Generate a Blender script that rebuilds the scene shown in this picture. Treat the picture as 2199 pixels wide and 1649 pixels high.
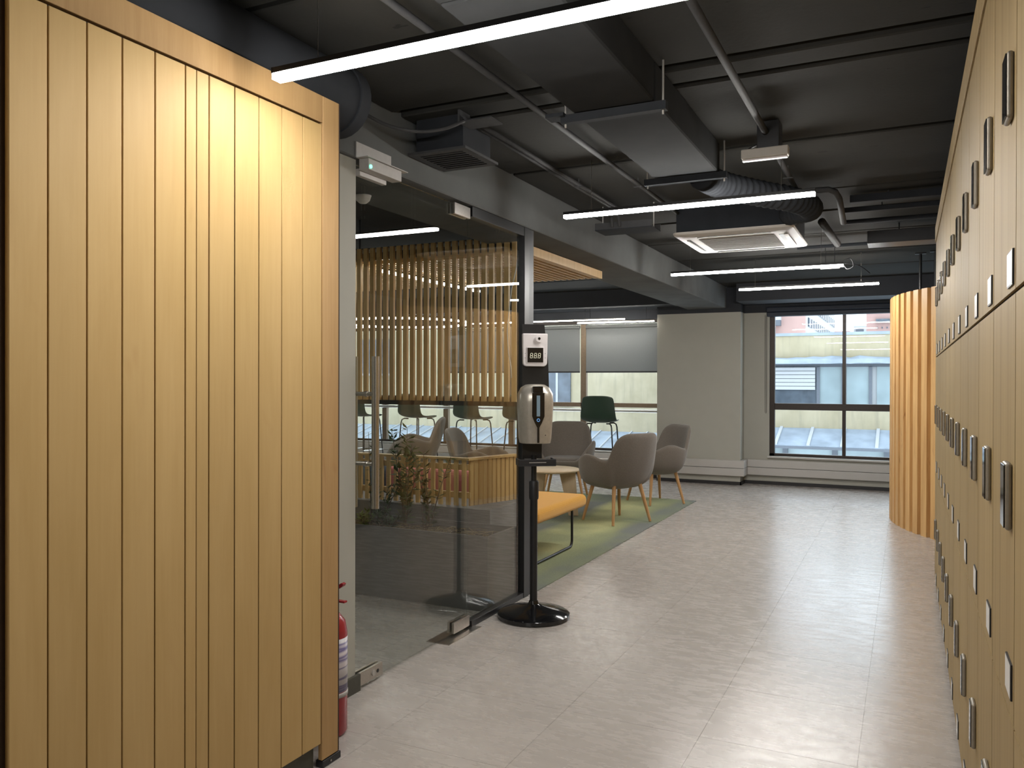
import bpy, bmesh, math, random
from mathutils import Vector, Matrix
random.seed(7)
S = bpy.context.scene
for o in list(bpy.data.objects): bpy.data.objects.remove(o, do_unlink=True)
COL = S.collection
PI = math.pi

# ------------------------------------------------------------------ camera
F_PX, YAW, PITCH, ROLL, EYE = 1740.0, math.radians(25.99), math.radians(-0.228), math.radians(0.13), 1.40
fw = Vector((-math.sin(YAW)*math.cos(PITCH), math.cos(YAW)*math.cos(PITCH), math.sin(PITCH)))
rt0 = Vector((math.cos(YAW), math.sin(YAW), 0)); up0 = rt0.cross(fw)
rt = rt0*math.cos(ROLL)+up0*math.sin(ROLL); up = up0*math.cos(ROLL)-rt0*math.sin(ROLL)
cd = bpy.data.cameras.new('camera'); cam = bpy.data.objects.new('camera', cd); COL.objects.link(cam)
cd.sensor_fit = 'HORIZONTAL'; cd.sensor_width = 36; cd.lens = 36*F_PX/2199; cd.clip_start = 0.02; cd.clip_end = 300
m = Matrix((rt, up, -fw)).transposed().to_4x4(); m.translation = (0, 0, EYE); cam.matrix_world = m
S.camera = cam

# ------------------------------------------------------------------ sky, exposure
W = bpy.data.worlds.new('world'); S.world = W; W.use_nodes = True
bg = W.node_tree.nodes['Background']; bg.inputs[0].default_value = (0.82, 0.91, 1.0, 1); bg.inputs[1].default_value = 2.05
S.view_settings.view_transform = 'Standard'; S.view_settings.look = 'None'
S.view_settings.exposure = 1.3; S.view_settings.gamma = 1.0; S.view_settings.use_curve_mapping = False
LED = 58.0          # radiance of the linear LED diffusers

# ------------------------------------------------------------------ material helpers
def new_mat(name):
    m = bpy.data.materials.new(name); m.use_nodes = True
    nt = m.node_tree; b = nt.nodes['Principled BSDF']
    return m, nt, b
def N(nt, t, **kw):
    n = nt.nodes.new(t)
    for k, v in kw.items():
        if k.startswith('i_'): n.inputs[k[2:].replace('_', ' ')].default_value = v
        else: setattr(n, k, v)
    return n
def L(nt, a, b): nt.links.new(a, b)
def ramp(nt, fac, stops):
    r = nt.nodes.new('ShaderNodeValToRGB'); cr = r.color_ramp
    while len(cr.elements) < len(stops): cr.elements.new(0.5)
    for e, (p, c) in zip(cr.elements, stops): e.position = p; e.color = (*c, 1)
    L(nt, fac, r.inputs[0]); return r.outputs[0]
def mixc(nt, fac, a, b, mode='MIX'):
    n = nt.nodes.new('ShaderNodeMix'); n.data_type = 'RGBA'; n.blend_type = mode
    for s, v in ((0, fac), (6, a), (7, b)):
        if isinstance(v, (int, float)): n.inputs[s].default_value = v
        elif isinstance(v, tuple): n.inputs[s].default_value = (*v, 1)
        else: L(nt, v, n.inputs[s])
    return n.outputs[2]
def coords(nt, scale=(1, 1, 1), kind='Object', rnd=False):
    if kind == 'World': src = N(nt, 'ShaderNodeNewGeometry').outputs['Position']
    else: src = N(nt, 'ShaderNodeTexCoord').outputs['Object']
    mp = N(nt, 'ShaderNodeMapping'); mp.inputs['Scale'].default_value = scale; L(nt, src, mp.inputs[0])
    out = mp.outputs[0]
    if rnd:
        oi = N(nt, 'ShaderNodeObjectInfo'); mu = N(nt, 'ShaderNodeMath', operation='MULTIPLY'); mu.inputs[1].default_value = 37.0
        L(nt, oi.outputs['Random'], mu.inputs[0])
        ad = N(nt, 'ShaderNodeVectorMath', operation='ADD'); L(nt, out, ad.inputs[0])
        cx = N(nt, 'ShaderNodeCombineXYZ'); L(nt, mu.outputs[0], cx.inputs[0]); L(nt, mu.outputs[0], cx.inputs[1]); L(nt, mu.outputs[0], cx.inputs[2])
        L(nt, cx.outputs[0], ad.inputs[1]); out = ad.outputs[0]
    return out
def noise(nt, vec, scale, detail=4, rough=0.55, dist=0.0):
    n = N(nt, 'ShaderNodeTexNoise'); n.inputs['Scale'].default_value = scale; n.inputs['Detail'].default_value = detail
    n.inputs['Roughness'].default_value = rough; n.inputs['Distortion'].default_value = dist
    L(nt, vec, n.inputs['Vector']); return n.outputs['Fac']
def bump(nt, b, h, strength=0.2, dist=0.002):
    n = N(nt, 'ShaderNodeBump'); n.inputs['Strength'].default_value = strength; n.inputs['Distance'].default_value = dist
    L(nt, h, n.inputs['Height']); L(nt, n.outputs[0], b.inputs['Normal'])
def plain(name, col, rough=0.5, metal=0.0, nscale=40.0, var=0.08, bmp=0.0, spec=0.5, kind='Object'):
    """a one-colour paint, metal or plastic with slight procedural unevenness"""
    m, nt, b = new_mat(name)
    v = coords(nt, kind=kind); f = noise(nt, v, nscale, 3)
    lo = tuple(c*(1-var) for c in col); hi = tuple(min(1, c*(1+var)) for c in col)
    L(nt, ramp(nt, f, [(0.3, lo), (0.7, hi)]), b.inputs['Base Color'])
    b.inputs['Roughness'].default_value = rough; b.inputs['Metallic'].default_value = metal
    b.inputs['Specular IOR Level'].default_value = spec
    if bmp: bump(nt, b, f, bmp)
    return m
def emit(name, col, strength):
    m, nt, b = new_mat(name); b.inputs['Base Color'].default_value = (*col, 1)
    b.inputs['Emission Color'].default_value = (*col, 1); b.inputs['Emission Strength'].default_value = strength
    return m
def glass(name, tint=(0.93, 0.96, 0.95), base=0.04, rough=0.0):
    m = bpy.data.materials.new(name); m.use_nodes = True; nt = m.node_tree; nt.nodes.clear()
    out = N(nt, 'ShaderNodeOutputMaterial'); mx = N(nt, 'ShaderNodeMixShader')
    tr = N(nt, 'ShaderNodeBsdfTransparent'); tr.inputs[0].default_value = (*tint, 1)
    gl = N(nt, 'ShaderNodeBsdfGlossy'); gl.inputs['Roughness'].default_value = rough
    lw = N(nt, 'ShaderNodeLayerWeight'); lw.inputs[0].default_value = 0.5
    pw = N(nt, 'ShaderNodeMath', operation='POWER'); pw.inputs[1].default_value = 5.0; L(nt, lw.outputs['Facing'], pw.inputs[0])
    ma = N(nt, 'ShaderNodeMath', operation='MULTIPLY_ADD'); ma.inputs[1].default_value = 1-base; ma.inputs[2].default_value = base
    L(nt, pw.outputs[0], ma.inputs[0]); L(nt, ma.outputs[0], mx.inputs[0])
    L(nt, tr.outputs[0], mx.inputs[1]); L(nt, gl.outputs[0], mx.inputs[2]); L(nt, mx.outputs[0], out.inputs[0])
    return m
def wood(name, c_lo, c_hi, c_dark, grain=(14, 14, 0.7), rough=0.45, knots=0.25, lines=False, spec=0.4):
    m, nt, b = new_mat(name)
    v = coords(nt, grain, rnd=True)
    f1 = noise(nt, v, 1.6, 5, 0.6, 0.6)
    v2 = coords(nt, (grain[0]*6, grain[1]*6, grain[2]*1.5), rnd=True); f2 = noise(nt, v2, 3.0, 3)
    c = ramp(nt, f1, [(0.28, c_lo), (0.62, c_hi)])
    c = mixc(nt, 0.35, c, ramp(nt, f2, [(0.3, c_lo), (0.75, c_hi)]))
    v3 = coords(nt, (grain[0]*0.6, grain[1]*0.6, grain[2]*1.2), rnd=True); f3 = noise(nt, v3, 2.2, 2, 0.5, 1.5)
    k = ramp(nt, f3, [(0.68, (0, 0, 0)), (0.80, (1, 1, 1))])
    mu = N(nt, 'ShaderNodeMath', operation='MULTIPLY'); mu.inputs[1].default_value = knots; L(nt, k, mu.inputs[0])
    c = mixc(nt, mu.outputs[0], c, c_dark)
    oi = N(nt, 'ShaderNodeObjectInfo'); hv = N(nt, 'ShaderNodeHueSaturation')
    mr = N(nt, 'ShaderNodeMapRange'); mr.inputs[3].default_value = 0.96; mr.inputs[4].default_value = 1.04
    L(nt, oi.outputs['Random'], mr.inputs[0]); L(nt, mr.outputs[0], hv.inputs['Value']); L(nt, c, hv.inputs['Color']); c = hv.outputs[0]
    if lines:
        v4 = coords(nt, (1, 1, 0.0), kind='World'); f4 = noise(nt, v4, 42.0, 2, 0.7)
        c = mixc(nt, ramp(nt, f4, [(0.30, (0.55,)*3), (0.42, (0, 0, 0))]), c, c_dark)
    L(nt, c, b.inputs['Base Color']); b.inputs['Roughness'].default_value = rough; b.inputs['Specular IOR Level'].default_value = spec
    bump(nt, b, f2, 0.08, 0.001)
    return m

M = {}
M['panel_wood'] = wood('birch_panel', (0.45, 0.297, 0.118), (0.52, 0.355, 0.155), (0.33, 0.17, 0.06), (5, 5, 0.8), 0.58, 0.22, spec=0.2)
M['frame_wood'] = wood('birch_frame', (0.33, 0.195, 0.080), (0.42, 0.265, 0.120), (0.28, 0.13, 0.05), (9, 9, 1.0), 0.58, 0.3, spec=0.2)
M['locker_wood'] = wood('locker_veneer', (0.30, 0.208, 0.092), (0.385, 0.278, 0.130), (0.20, 0.13, 0.055), (22, 22, 0.4), 0.6, 0.1, True, spec=0.2)
M['slat_wood'] = wood('pine_slat', (0.45, 0.275, 0.10), (0.62, 0.42, 0.18), (0.24, 0.11, 0.04), (16, 16, 1.0), 0.5, 0.5)
M['batten_wood'] = wood('pine_batten', (0.47, 0.25, 0.085), (0.68, 0.43, 0.18), (0.24, 0.10, 0.035), (16, 16, 1.2), 0.5, 0.7)
M['leg_wood'] = wood('oak_leg', (0.38, 0.20, 0.08), (0.50, 0.29, 0.125), (0.22, 0.10, 0.04), (30, 30, 3), 0.45, 0.2)
M['table_wood'] = wood('ash_top', (0.52, 0.40, 0.26), (0.63, 0.50, 0.34), (0.4, 0.26, 0.15), (12, 3, 3), 0.4, 0.1)
M['gap'] = plain('dark_gap', (0.035, 0.018, 0.010), 0.8)
M['black'] = plain('black_steel', (0.010, 0.010, 0.011), 0.38, 0.0)
M['gloss_black'] = plain('gloss_black', (0.006, 0.006, 0.007), 0.12, 0.0, spec=0.6)
M['black_plastic'] = plain('black_plastic', (0.014, 0.014, 0.017), 0.45)
M['steel'] = plain('brushed_steel', (0.52, 0.49, 0.45), 0.28, 1.0, 120)
M['alu'] = plain('satin_aluminium', (0.55, 0.54, 0.52), 0.38, 0.9, 120)
M['champagne'] = plain('champagne_plastic', (0.50, 0.46, 0.40), 0.30, 0.55)
M['white_paint'] = plain('white_wall_paint', (0.38, 0.372, 0.325), 0.75, 0, 6, 0.02, 0.03)
M['white_trim'] = plain('white_trim', (0.47, 0.45, 0.425), 0.5, 0, 6, 0.02)
M['white_plastic'] = plain('white_plastic', (0.72, 0.68, 0.68), 0.35, 0, 20, 0.03)
M['ac_white'] = plain('ac_white', (0.44, 0.41, 0.37), 0.45, 0, 20, 0.03)
M['ac_grille'] = plain('ac_grille', (0.20, 0.18, 0.16), 0.7, 0, 200, 0.2)
M['grey_metal'] = plain('grey_metal', (0.42, 0.40, 0.38), 0.45, 0.3, 30, 0.05)
M['dark_skirting'] = plain('dark_skirting', (0.020, 0.019, 0.020), 0.5)
M['plinth_olive'] = plain('olive_plinth', (0.06, 0.058, 0.045), 0.55)
M['frame_brown'] = plain('bronze_window_frame', (0.035, 0.026, 0.022), 0.4, 0.3)
M['frame_tan'] = plain('tan_window_frame', (0.20, 0.145, 0.095), 0.45, 0.2)
M['planter'] = plain('planter_grey', (0.155, 0.150, 0.148), 0.6, 0, 8, 0.08)
M['soil'] = plain('soil', (0.05, 0.04, 0.03), 0.95, 0, 60, 0.5, 0.6)
M['straw'] = plain('straw', (0.22, 0.17, 0.10), 0.8, 0, 30, 0.3)
M['leaf'] = plain('leaf', (0.045, 0.075, 0.022), 0.45, 0, 15, 0.4)
M['leaf_bright'] = plain('leaf_bright', (0.11, 0.17, 0.03), 0.45, 0, 15, 0.4)
M['stem'] = plain('stem', (0.07, 0.05, 0.03), 0.7)
M['red'] = plain('extinguisher_red', (0.30, 0.020, 0.025), 0.25, 0, 10, 0.05)
M['label_print'] = None
M['green_shell'] = plain('green_shell', (0.020, 0.045, 0.030), 0.42, 0, 10, 0.05)
M['pink'] = plain('pink_fabric', (0.62, 0.20, 0.20), 0.9, 0, 150, 0.12, 0.2)
M['blue'] = plain('blue_grey_fabric', (0.14, 0.20, 0.27), 0.9, 0, 150, 0.12, 0.2)
M['plate'] = plain('number_plate_silver', (0.70, 0.68, 0.64), 0.35, 0.25, 60, 0.06)
M['lock_body'] = plain('lock_body', (0.27, 0.24, 0.195), 0.4, 0.25, 50, 0.08)
M['conduit'] = plain('conduit_paint', (0.045, 0.045, 0.047), 0.7, 0, 20, 0.1, spec=0.25)
M['duct'] = plain('duct_paint', (0.028, 0.029, 0.030), 0.9, 0, 5, 0.10, spec=0.05)
M['duct_dark'] = plain('duct_dark', (0.022, 0.024, 0.028), 0.8, 0, 5, 0.15, spec=0.15)
M['navy'] = plain('navy_blind', (0.018, 0.024, 0.040), 0.6)
M['cable'] = plain('white_cable', (0.55, 0.53, 0.48), 0.5)
M['led'] = emit('led_diffuser', (1.0, 0.975, 0.93), LED)
M['led_soft'] = emit('led_cove', (1.0, 0.95, 0.86), LED*0.28)
M['green_led'] = emit('green_led', (0.10, 0.95, 0.50), 2.2)
M['digit'] = emit('digit_segment', (0.62, 0.60, 0.45), 0.12)
M['glass'] = glass('partition_glass', (0.955, 0.975, 0.965), 0.05)
M['window_glass'] = glass('window_glass', (0.95, 0.98, 0.99), 0.006)
M['far_glass'] = plain('far_window_glass', (0.17, 0.215, 0.23), 0.25, 0, 1.2, 0.22)
M['far_dark_glass'] = plain('far_dark_glass', (0.05, 0.063, 0.08), 0.2, 0, 3, 0.35)
M['brick'] = plain('terracotta_wall', (0.30, 0.195, 0.175), 0.9, 0, 1, 0.08)
M['pale_conc'] = plain('pale_concrete', (0.29, 0.30, 0.31), 0.9, 0, 1, 0.05)
M['flash'] = plain('zinc_flashing', (0.19, 0.225, 0.27), 0.5, 0, 2.5, 0.22)
M['far_grey'] = plain('far_grey_frame', (0.068, 0.078, 0.095), 0.6)

def mat_ceiling():
    m, nt, b = new_mat('ceiling_paint'); v = coords(nt, kind='World')
    f = noise(nt, v, 1.4, 5); c = ramp(nt, f, [(0.3, (0.024, 0.024, 0.022)), (0.7, (0.036, 0.035, 0.032))])
    v2 = coords(nt, (3.2, 7.5, 1), kind='World'); f2 = noise(nt, v2, 2.6, 3, 0.5)
    c = mixc(nt, ramp(nt, f2, [(0.70, (0, 0, 0)), (0.74, (0.8,)*3)]), c, (0.012, 0.012, 0.012))
    L(nt, c, b.inputs['Base Color']); b.inputs['Roughness'].default_value = 0.85; b.inputs['Specular IOR Level'].default_value = 0.15
    bump(nt, b, noise(nt, v, 45, 4), 0.25, 0.003); return m
M['ceiling'] = mat_ceiling()
M['beam'] = plain('beam_paint', (0.115, 0.119, 0.118), 0.85, 0, 3, 0.12, 0.1, spec=0.1)
M['dark_upper'] = plain('dark_upper_wall', (0.018, 0.021, 0.028), 0.7, 0, 3, 0.15)
def mat_floor():
    m, nt, b = new_mat('vinyl_floor'); v = coords(nt, (1.0, 2.6, 1), kind='World')
    f = noise(nt, v, 2.2, 6, 0.62, 0.4); c = ramp(nt, f, [(0.28, (0.385, 0.35, 0.322)), (0.72, (0.435, 0.40, 0.372))])
    v2 = coords(nt, (1.6, 5.0, 1), kind='World'); f2 = noise(nt, v2, 4.0, 5, 0.6)
    c = mixc(nt, 0.07, c, ramp(nt, f2, [(0.3, (0.33, 0.295, 0.275)), (0.7, (0.48, 0.44, 0.41))]))
    L(nt, c, b.inputs['Base Color'])
    L(nt, ramp(nt, f2, [(0.3, (0.22,)*3), (0.7, (0.32,)*3)]), b.inputs['Roughness'])
    b.inputs['Specular IOR Level'].default_value = 0.65
    bump(nt, b, f2, 0.035, 0.004); return m
M['floor'] = mat_floor()
def mat_carpet():
    m, nt, b = new_mat('green_carpet'); g = N(nt, 'ShaderNodeNewGeometry')
    sp = N(nt, 'ShaderNodeSeparateXYZ'); L(nt, g.outputs['Position'], sp.inputs[0])
    v = coords(nt, (1, 0.35, 1), kind='World'); f = noise(nt, v, 2.2, 3)
    mr = N(nt, 'ShaderNodeMapRange'); mr.inputs[1].default_value = -5.2; mr.inputs[2].default_value = -2.2
    ad = N(nt, 'ShaderNodeMath', operation='MULTIPLY_ADD'); ad.inputs[1].default_value = 0.22; L(nt, f, ad.inputs[0]); L(nt, sp.outputs[0], ad.inputs[2])
    su = N(nt, 'ShaderNodeMath', operation='SUBTRACT'); su.inputs[1].default_value = 0.11; L(nt, ad.outputs[0], su.inputs[0])
    L(nt, su.outputs[0], mr.inputs[0])
    G, Yl, K = (0.235, 0.265, 0.165), (0.44, 0.44, 0.23), (0.185, 0.195, 0.18)
    c = ramp(nt, mr.outputs[0], [(0.0, G), (0.42, G), (0.55, (0.29, 0.33, 0.22)), (0.64, K), (0.70, K), (0.75, Yl), (0.86, Yl), (0.925, (0.28, 0.30, 0.17)), (0.955, K)])
    v2 = coords(nt, kind='World'); f3 = noise(nt, v2, 1.1, 2)
    c = mixc(nt, ramp(nt, f3, [(0.42, (0, 0, 0)), (0.60, (0.75,)*3)]), c, G)
    f4 = noise(nt, v2, 260, 3); c = mixc(nt, 0.5, c, ramp(nt, f4, [(0.3, (0.25,)*3), (0.7, (0.75,)*3)]), 'OVERLAY')
    L(nt, c, b.inputs['Base Color']); b.inputs['Roughness'].default_value = 0.95; b.inputs['Specular IOR Level'].default_value = 0.1
    bump(nt, b, f4, 0.6, 0.004); return m
M['carpet'] = mat_carpet()
def mat_fabric(name, a, c2):
    m, nt, b = new_mat(name); v = coords(nt); f = noise(nt, v, 220, 3); L(nt, ramp(nt, f, [(0.3, a), (0.7, c2)]), b.inputs['Base Color'])
    b.inputs['Roughness'].default_value = 0.95; b.inputs['Specular IOR Level'].default_value = 0.15
    b.inputs['Sheen Weight'].default_value = 0.25; bump(nt, b, f, 0.25, 0.002); return m
M['taupe'] = mat_fabric('taupe_fabric', (0.120, 0.103, 0.086), (0.178, 0.157, 0.136))
M['yellow'] = mat_fabric('mustard_fabric', (0.60, 0.29, 0.035), (0.72, 0.38, 0.06))
M['blind'] = plain('grey_blind', (0.30, 0.31, 0.31), 0.85, 0, 300, 0.08)
def mat_blind():
    m, nt, b = new_mat('translucent_blind'); b.inputs['Base Color'].default_value = (0.33, 0.34, 0.34, 1); b.inputs['Roughness'].default_value = 0.9
    v = coords(nt, (1, 1, 1)); f = noise(nt, v, 300, 2); L(nt, ramp(nt, f, [(0.3, (0.23, 0.24, 0.24)), (0.7, (0.27, 0.28, 0.28))]), b.inputs['Base Color'])
    t = N(nt, 'ShaderNodeBsdfTranslucent'); t.inputs[0].default_value = (0.42, 0.44, 0.44, 1)
    mx = N(nt, 'ShaderNodeMixShader'); mx.inputs[0].default_value = 0.28; out = nt.nodes['Material Output']
    L(nt, b.outputs[0], mx.inputs[1]); L(nt, t.outputs[0], mx.inputs[2]); L(nt, mx.outputs[0], out.inputs[0]); return m
M['blind'] = mat_blind()
def mat_stucco():
    m, nt, b = new_mat('stained_cream_render'); v = coords(nt, kind='World'); f = noise(nt, v, 1.3, 6, 0.6)
    c = ramp(nt, f, [(0.3, (0.235, 0.203, 0.132)), (0.7, (0.32, 0.282, 0.20))])
    v2 = coords(nt, (6, 6, 0.6), kind='World'); f2 = noise(nt, v2, 1.5, 4)
    c = mixc(nt, ramp(nt, f2, [(0.5, (0, 0, 0)), (0.75, (0.45,)*3)]), c, (0.165, 0.145, 0.105))
    L(nt, c, b.inputs['Base Color']); b.inputs['Roughness'].default_value = 0.95; return m
M['stucco'] = mat_stucco()
def mat_label():
    m, nt, b = new_mat('extinguisher_label'); v = coords(nt, (1, 1, 30)); w = noise(nt, v, 1.0, 1)
    L(nt, ramp(nt, w, [(0.44, (0.55, 0.52, 0.54)), (0.50, (0.10, 0.08, 0.22)), (0.58, (0.55, 0.50, 0.52))]), b.inputs['Base Color'])
    b.inputs['Roughness'].default_value = 0.35; return m
M['label_print'] = mat_label()

# ------------------------------------------------------------------ mesh helpers
class MB:
    """collects shapes; build() links them as ONE mesh object"""
    def __init__(s): s.v = []; s.f = []
    def add(s, vs, fs):
        n = len(s.v); s.v += [Vector(p) for p in vs]; s.f += [tuple(i+n for i in q) for q in fs]; return s
    def box(s, x0, x1, y0, y1, z0, z1):
        x0, x1 = sorted((x0, x1)); y0, y1 = sorted((y0, y1)); z0, z1 = sorted((z0, z1))
        return s.add([(x0,y0,z0),(x1,y0,z0),(x1,y1,z0),(x0,y1,z0),(x0,y0,z1),(x1,y0,z1),(x1,y1,z1),(x0,y1,z1)],
                     [(0,3,2,1),(4,5,6,7),(0,1,5,4),(1,2,6,5),(2,3,7,6),(3,0,4,7)])
    def cyl(s, p0, p1, r0, r1=None, n=12):
        p0, p1 = Vector(p0), Vector(p1); r1 = r0 if r1 is None else r1
        d = (p1-p0).normalized(); a = d.orthogonal().normalized(); b = d.cross(a)
        vs = []
        for p, r in ((p0, r0), (p1, r1)):
            for i in range(n):
                t = 2*PI*i/n; vs.append(p+(a*math.cos(t)+b*math.sin(t))*r)
        fs = [(i, (i+1)%n, n+(i+1)%n, n+i) for i in range(n)]+[tuple(range(n-1, -1, -1)), tuple(range(n, 2*n))]
        return s.add(vs, fs)
    def tube(s, pts, r, n=8, closed=False):
        pts = [Vector(p) for p in pts]; k = len(pts); vs = []; prev = None
        for i, p in enumerate(pts):
            if closed: d = (pts[(i+1)%k]-pts[i-1])
            else: d = pts[min(i+1, k-1)]-pts[max(i-1, 0)]
            d.normalize()
            if prev is None: a = d.orthogonal().normalized()
            else: a = (prev-d*prev.dot(d)).normalized()
            prev = a; b = d.cross(a); rr = r[i] if isinstance(r, (list, tuple)) else r
            for j in range(n):
                t = 2*PI*j/n; vs.append(p+(a*math.cos(t)+b*math.sin(t))*rr)
        fs = []
        for i in range(k if closed else k-1):
            o, q = i*n, ((i+1)%k)*n
            fs += [(o+j, o+(j+1)%n, q+(j+1)%n, q+j) for j in range(n)]
        if not closed: fs += [tuple(range(n-1, -1, -1)), tuple(range((k-1)*n, k*n))]
        return s.add(vs, fs)
    def lathe(s, prof, n=32, c=(0, 0)):
        vs = []; k = len(prof)
        for r, z in prof:
            for j in range(n):
                t = 2*PI*j/n; vs.append((c[0]+max(r, 1e-4)*math.cos(t), c[1]+max(r, 1e-4)*math.sin(t), z))
        fs = []
        for i in range(k-1): fs += [(i*n+j, i*n+(j+1)%n, (i+1)*n+(j+1)%n, (i+1)*n+j) for j in range(n)]
        fs += [tuple(range(n-1, -1, -1)), tuple(range((k-1)*n, k*n))]
        return s.add(vs, fs)
    def prism(s, poly, axis, a0, a1):
        """polygon in the two other axes extruded along axis"""
        k = len(poly); vs = []
        for a in (a0, a1):
            for u, w in poly: vs.append({'x': (a, u, w), 'y': (u, a, w), 'z': (u, w, a)}[axis])
        fs = [tuple(range(k)), tuple(range(2*k-1, k-1, -1))]+[(i, i+k, (i+1)%k+k, (i+1)%k) for i in range(k)]
        return s.add(vs, fs)
    def grid(s, rows, cu=False, cv=False):
        nr, nc = len(rows), len(rows[0]); vs = [p for r in rows for p in r]; fs = []
        for i in range(nr if cu else nr-1):
            for j in range(nc if cv else nc-1):
                fs.append((i*nc+j, i*nc+(j+1)%nc, ((i+1)%nr)*nc+(j+1)%nc, ((i+1)%nr)*nc+j))
        return s.add(vs, fs)
    def xf(s, mat): s.v = [mat @ p for p in s.v]; return s
    def mesh(s, name, mat, smooth=False, off=(0, 0, 0)):
        me = bpy.data.meshes.new(name); o = Vector(off)
        me.from_pydata([tuple(p-o) for p in s.v], [], s.f)
        bm = bmesh.new(); bm.from_mesh(me); bmesh.ops.recalc_face_normals(bm, faces=bm.faces); bm.to_mesh(me); bm.free()
        if mat: me.materials.append(M[mat] if isinstance(mat, str) else mat)
        if smooth:
            for p in me.polygons: p.use_smooth = True
        return me
    def build(s, name, mat, parent=None, smooth=False, bevel=0, seg=2, world=True, loc=None, sub=0, solid=0, off=None, kind=None, sharp=None):
        """world=True: vertices are world coordinates; otherwise local to the parent"""
        base = Vector((0, 0, 0))
        if parent is not None and world: base = wloc(parent)
        if loc is None: loc = base
        me = s.mesh(name, mat, smooth, loc if world else (0, 0, 0))
        o = bpy.data.objects.new(name, me); COL.objects.link(o)
        if parent is not None: o.parent = parent
        o.location = Vector(loc)-base if world else (0, 0, 0)
        if solid:
            md = o.modifiers.new('solid', 'SOLIDIFY'); md.thickness = solid; md.offset = off if off is not None else 0
        if bevel:
            md = o.modifiers.new('bevel', 'BEVEL'); md.width = bevel; md.segments = seg; md.limit_method = 'ANGLE'; md.angle_limit = math.radians(40)
        if sub:
            md = o.modifiers.new('sub', 'SUBSURF'); md.levels = sub; md.render_levels = sub
        if sharp: 
            for e in me.edges: pass
            me.set_sharp_from_angle(angle=math.radians(sharp))
        if kind: o['kind'] = kind
        return o
def wloc(o):
    v = Vector(o.location); p = o.parent
    while p is not None: v = v+Vector(p.location); p = p.parent
    return v
def tag(o, label=None, cat=None, group=None, kind=None):
    if label: o['label'] = label
    if cat: o['category'] = cat
    if group: o['group'] = group
    if kind: o['kind'] = kind
    return o
def thing(name, loc, label, cat, group=None, rz=0):
    o = bpy.data.objects.new(name, None); COL.objects.link(o); o.location = loc; o.rotation_euler[2] = rz
    o.empty_display_size = 0.1
    return tag(o, label, cat, group, 'thing')
def B(*a): return MB().box(*a)
def link(name, me, parent, loc):
    o = bpy.data.objects.new(name, me); COL.objects.link(o); o.parent = parent; o.location = loc; return o
def struct(name, mb, mat, **kw):
    o = mb.build(name, mat, **kw); o['kind'] = 'structure'; return o
def struct_empty(name, loc=(0, 0, 0)):
    o = bpy.data.objects.new(name, None); COL.objects.link(o); o.location = loc; o['kind'] = 'structure'; o.empty_display_size = 0.1; return o
def copy_tree(o, parent=None):
    c = o.copy(); COL.objects.link(c); c.parent = parent
    for ch in [q for q in bpy.data.objects if q.parent == o]: copy_tree(ch, c)
    return c
def face_dir(dx, dy): return math.atan2(-dx, dy)      # local +Y -> (dx,dy)

# ------------------------------------------------------------------ key dimensions (metres)
XP, XG, XL = -1.89, -2.24, 0.18        # timber panel face, glass line, locker faces
ZC, ZB = 2.67, 2.39                    # slab soffit, beam soffit
YF, YC = 11.42, 11.15                  # far wall, column face
XW0, XW1 = -9.5, 2.6                   # side walls of the open room

# ================================================================== FLOOR
floor = struct('floor', B(XW0-.2, XW1+.2, -3.2, 11.7, -0.15, -0.004), 'floor')
TP = 0.572; gx, gy = -0.158, 3.19; g = 0.0004
tm = B(g, TP-g, g, TP-g, -0.004, 0.0).mesh('floor_tile', 'floor')
rest = MB()
ix0, ix1 = math.floor((XW0-gx)/TP), math.ceil((XW1-gx)/TP); iy0, iy1 = math.floor((-3-gy)/TP), math.ceil((YF-gy)/TP)
for i in range(ix0, ix1):
    for j in range(iy0, iy1):
        x, y = gx+i*TP, gy+j*TP
        if -2.5 < x < 0.4 and 1.4 < y: link('floor_tile', tm, floor, (x, y, 0))
        else: rest.box(max(x+g, XW0), min(x+TP-g, XW1), max(y+g, -3), min(y+TP-g, YF+.1), -0.004, 0)
rest.build('floor_tiles_beyond', 'floor', floor, kind='stuff')

# ================================================================== CEILING
ceil = struct('ceiling', B(XW0-.2, XW1+.2, -3.2, 11.9, 2.745, 2.9), 'ceiling')
ye = [(-3, 2.1), (2.13, 3.205), (3.28, 3.425), (3.475, 4.475), (4.53, 5.70), (5.725, 6.40), (6.46, 7.38), (7.42, 8.45), (8.50, 9.55), (9.60, 10.6), (10.63, YF)]
for a, b in ye:
    B(-2.2, XW1, a, b, ZC, 2.745).build('ceiling_panel', 'ceiling', ceil, bevel=0.006, seg=1)
    B(XW0, -2.74, a, b, ZC, 2.745).build('ceiling_panel', 'ceiling', ceil, bevel=0.006, seg=1)
struct('trim_4', B(-2.735, -2.205, -3, YC-.002, ZB, ZC+.05), 'beam', bevel=0.006, seg=1)
struct('trim_5', MB().box(XW0, -2.74, 10.75, YF-.012, 2.44, ZC-.001).box(-2.0, XW1, 10.75, YF-.012, 2.44, ZC-.001), 'dark_upper')

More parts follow.
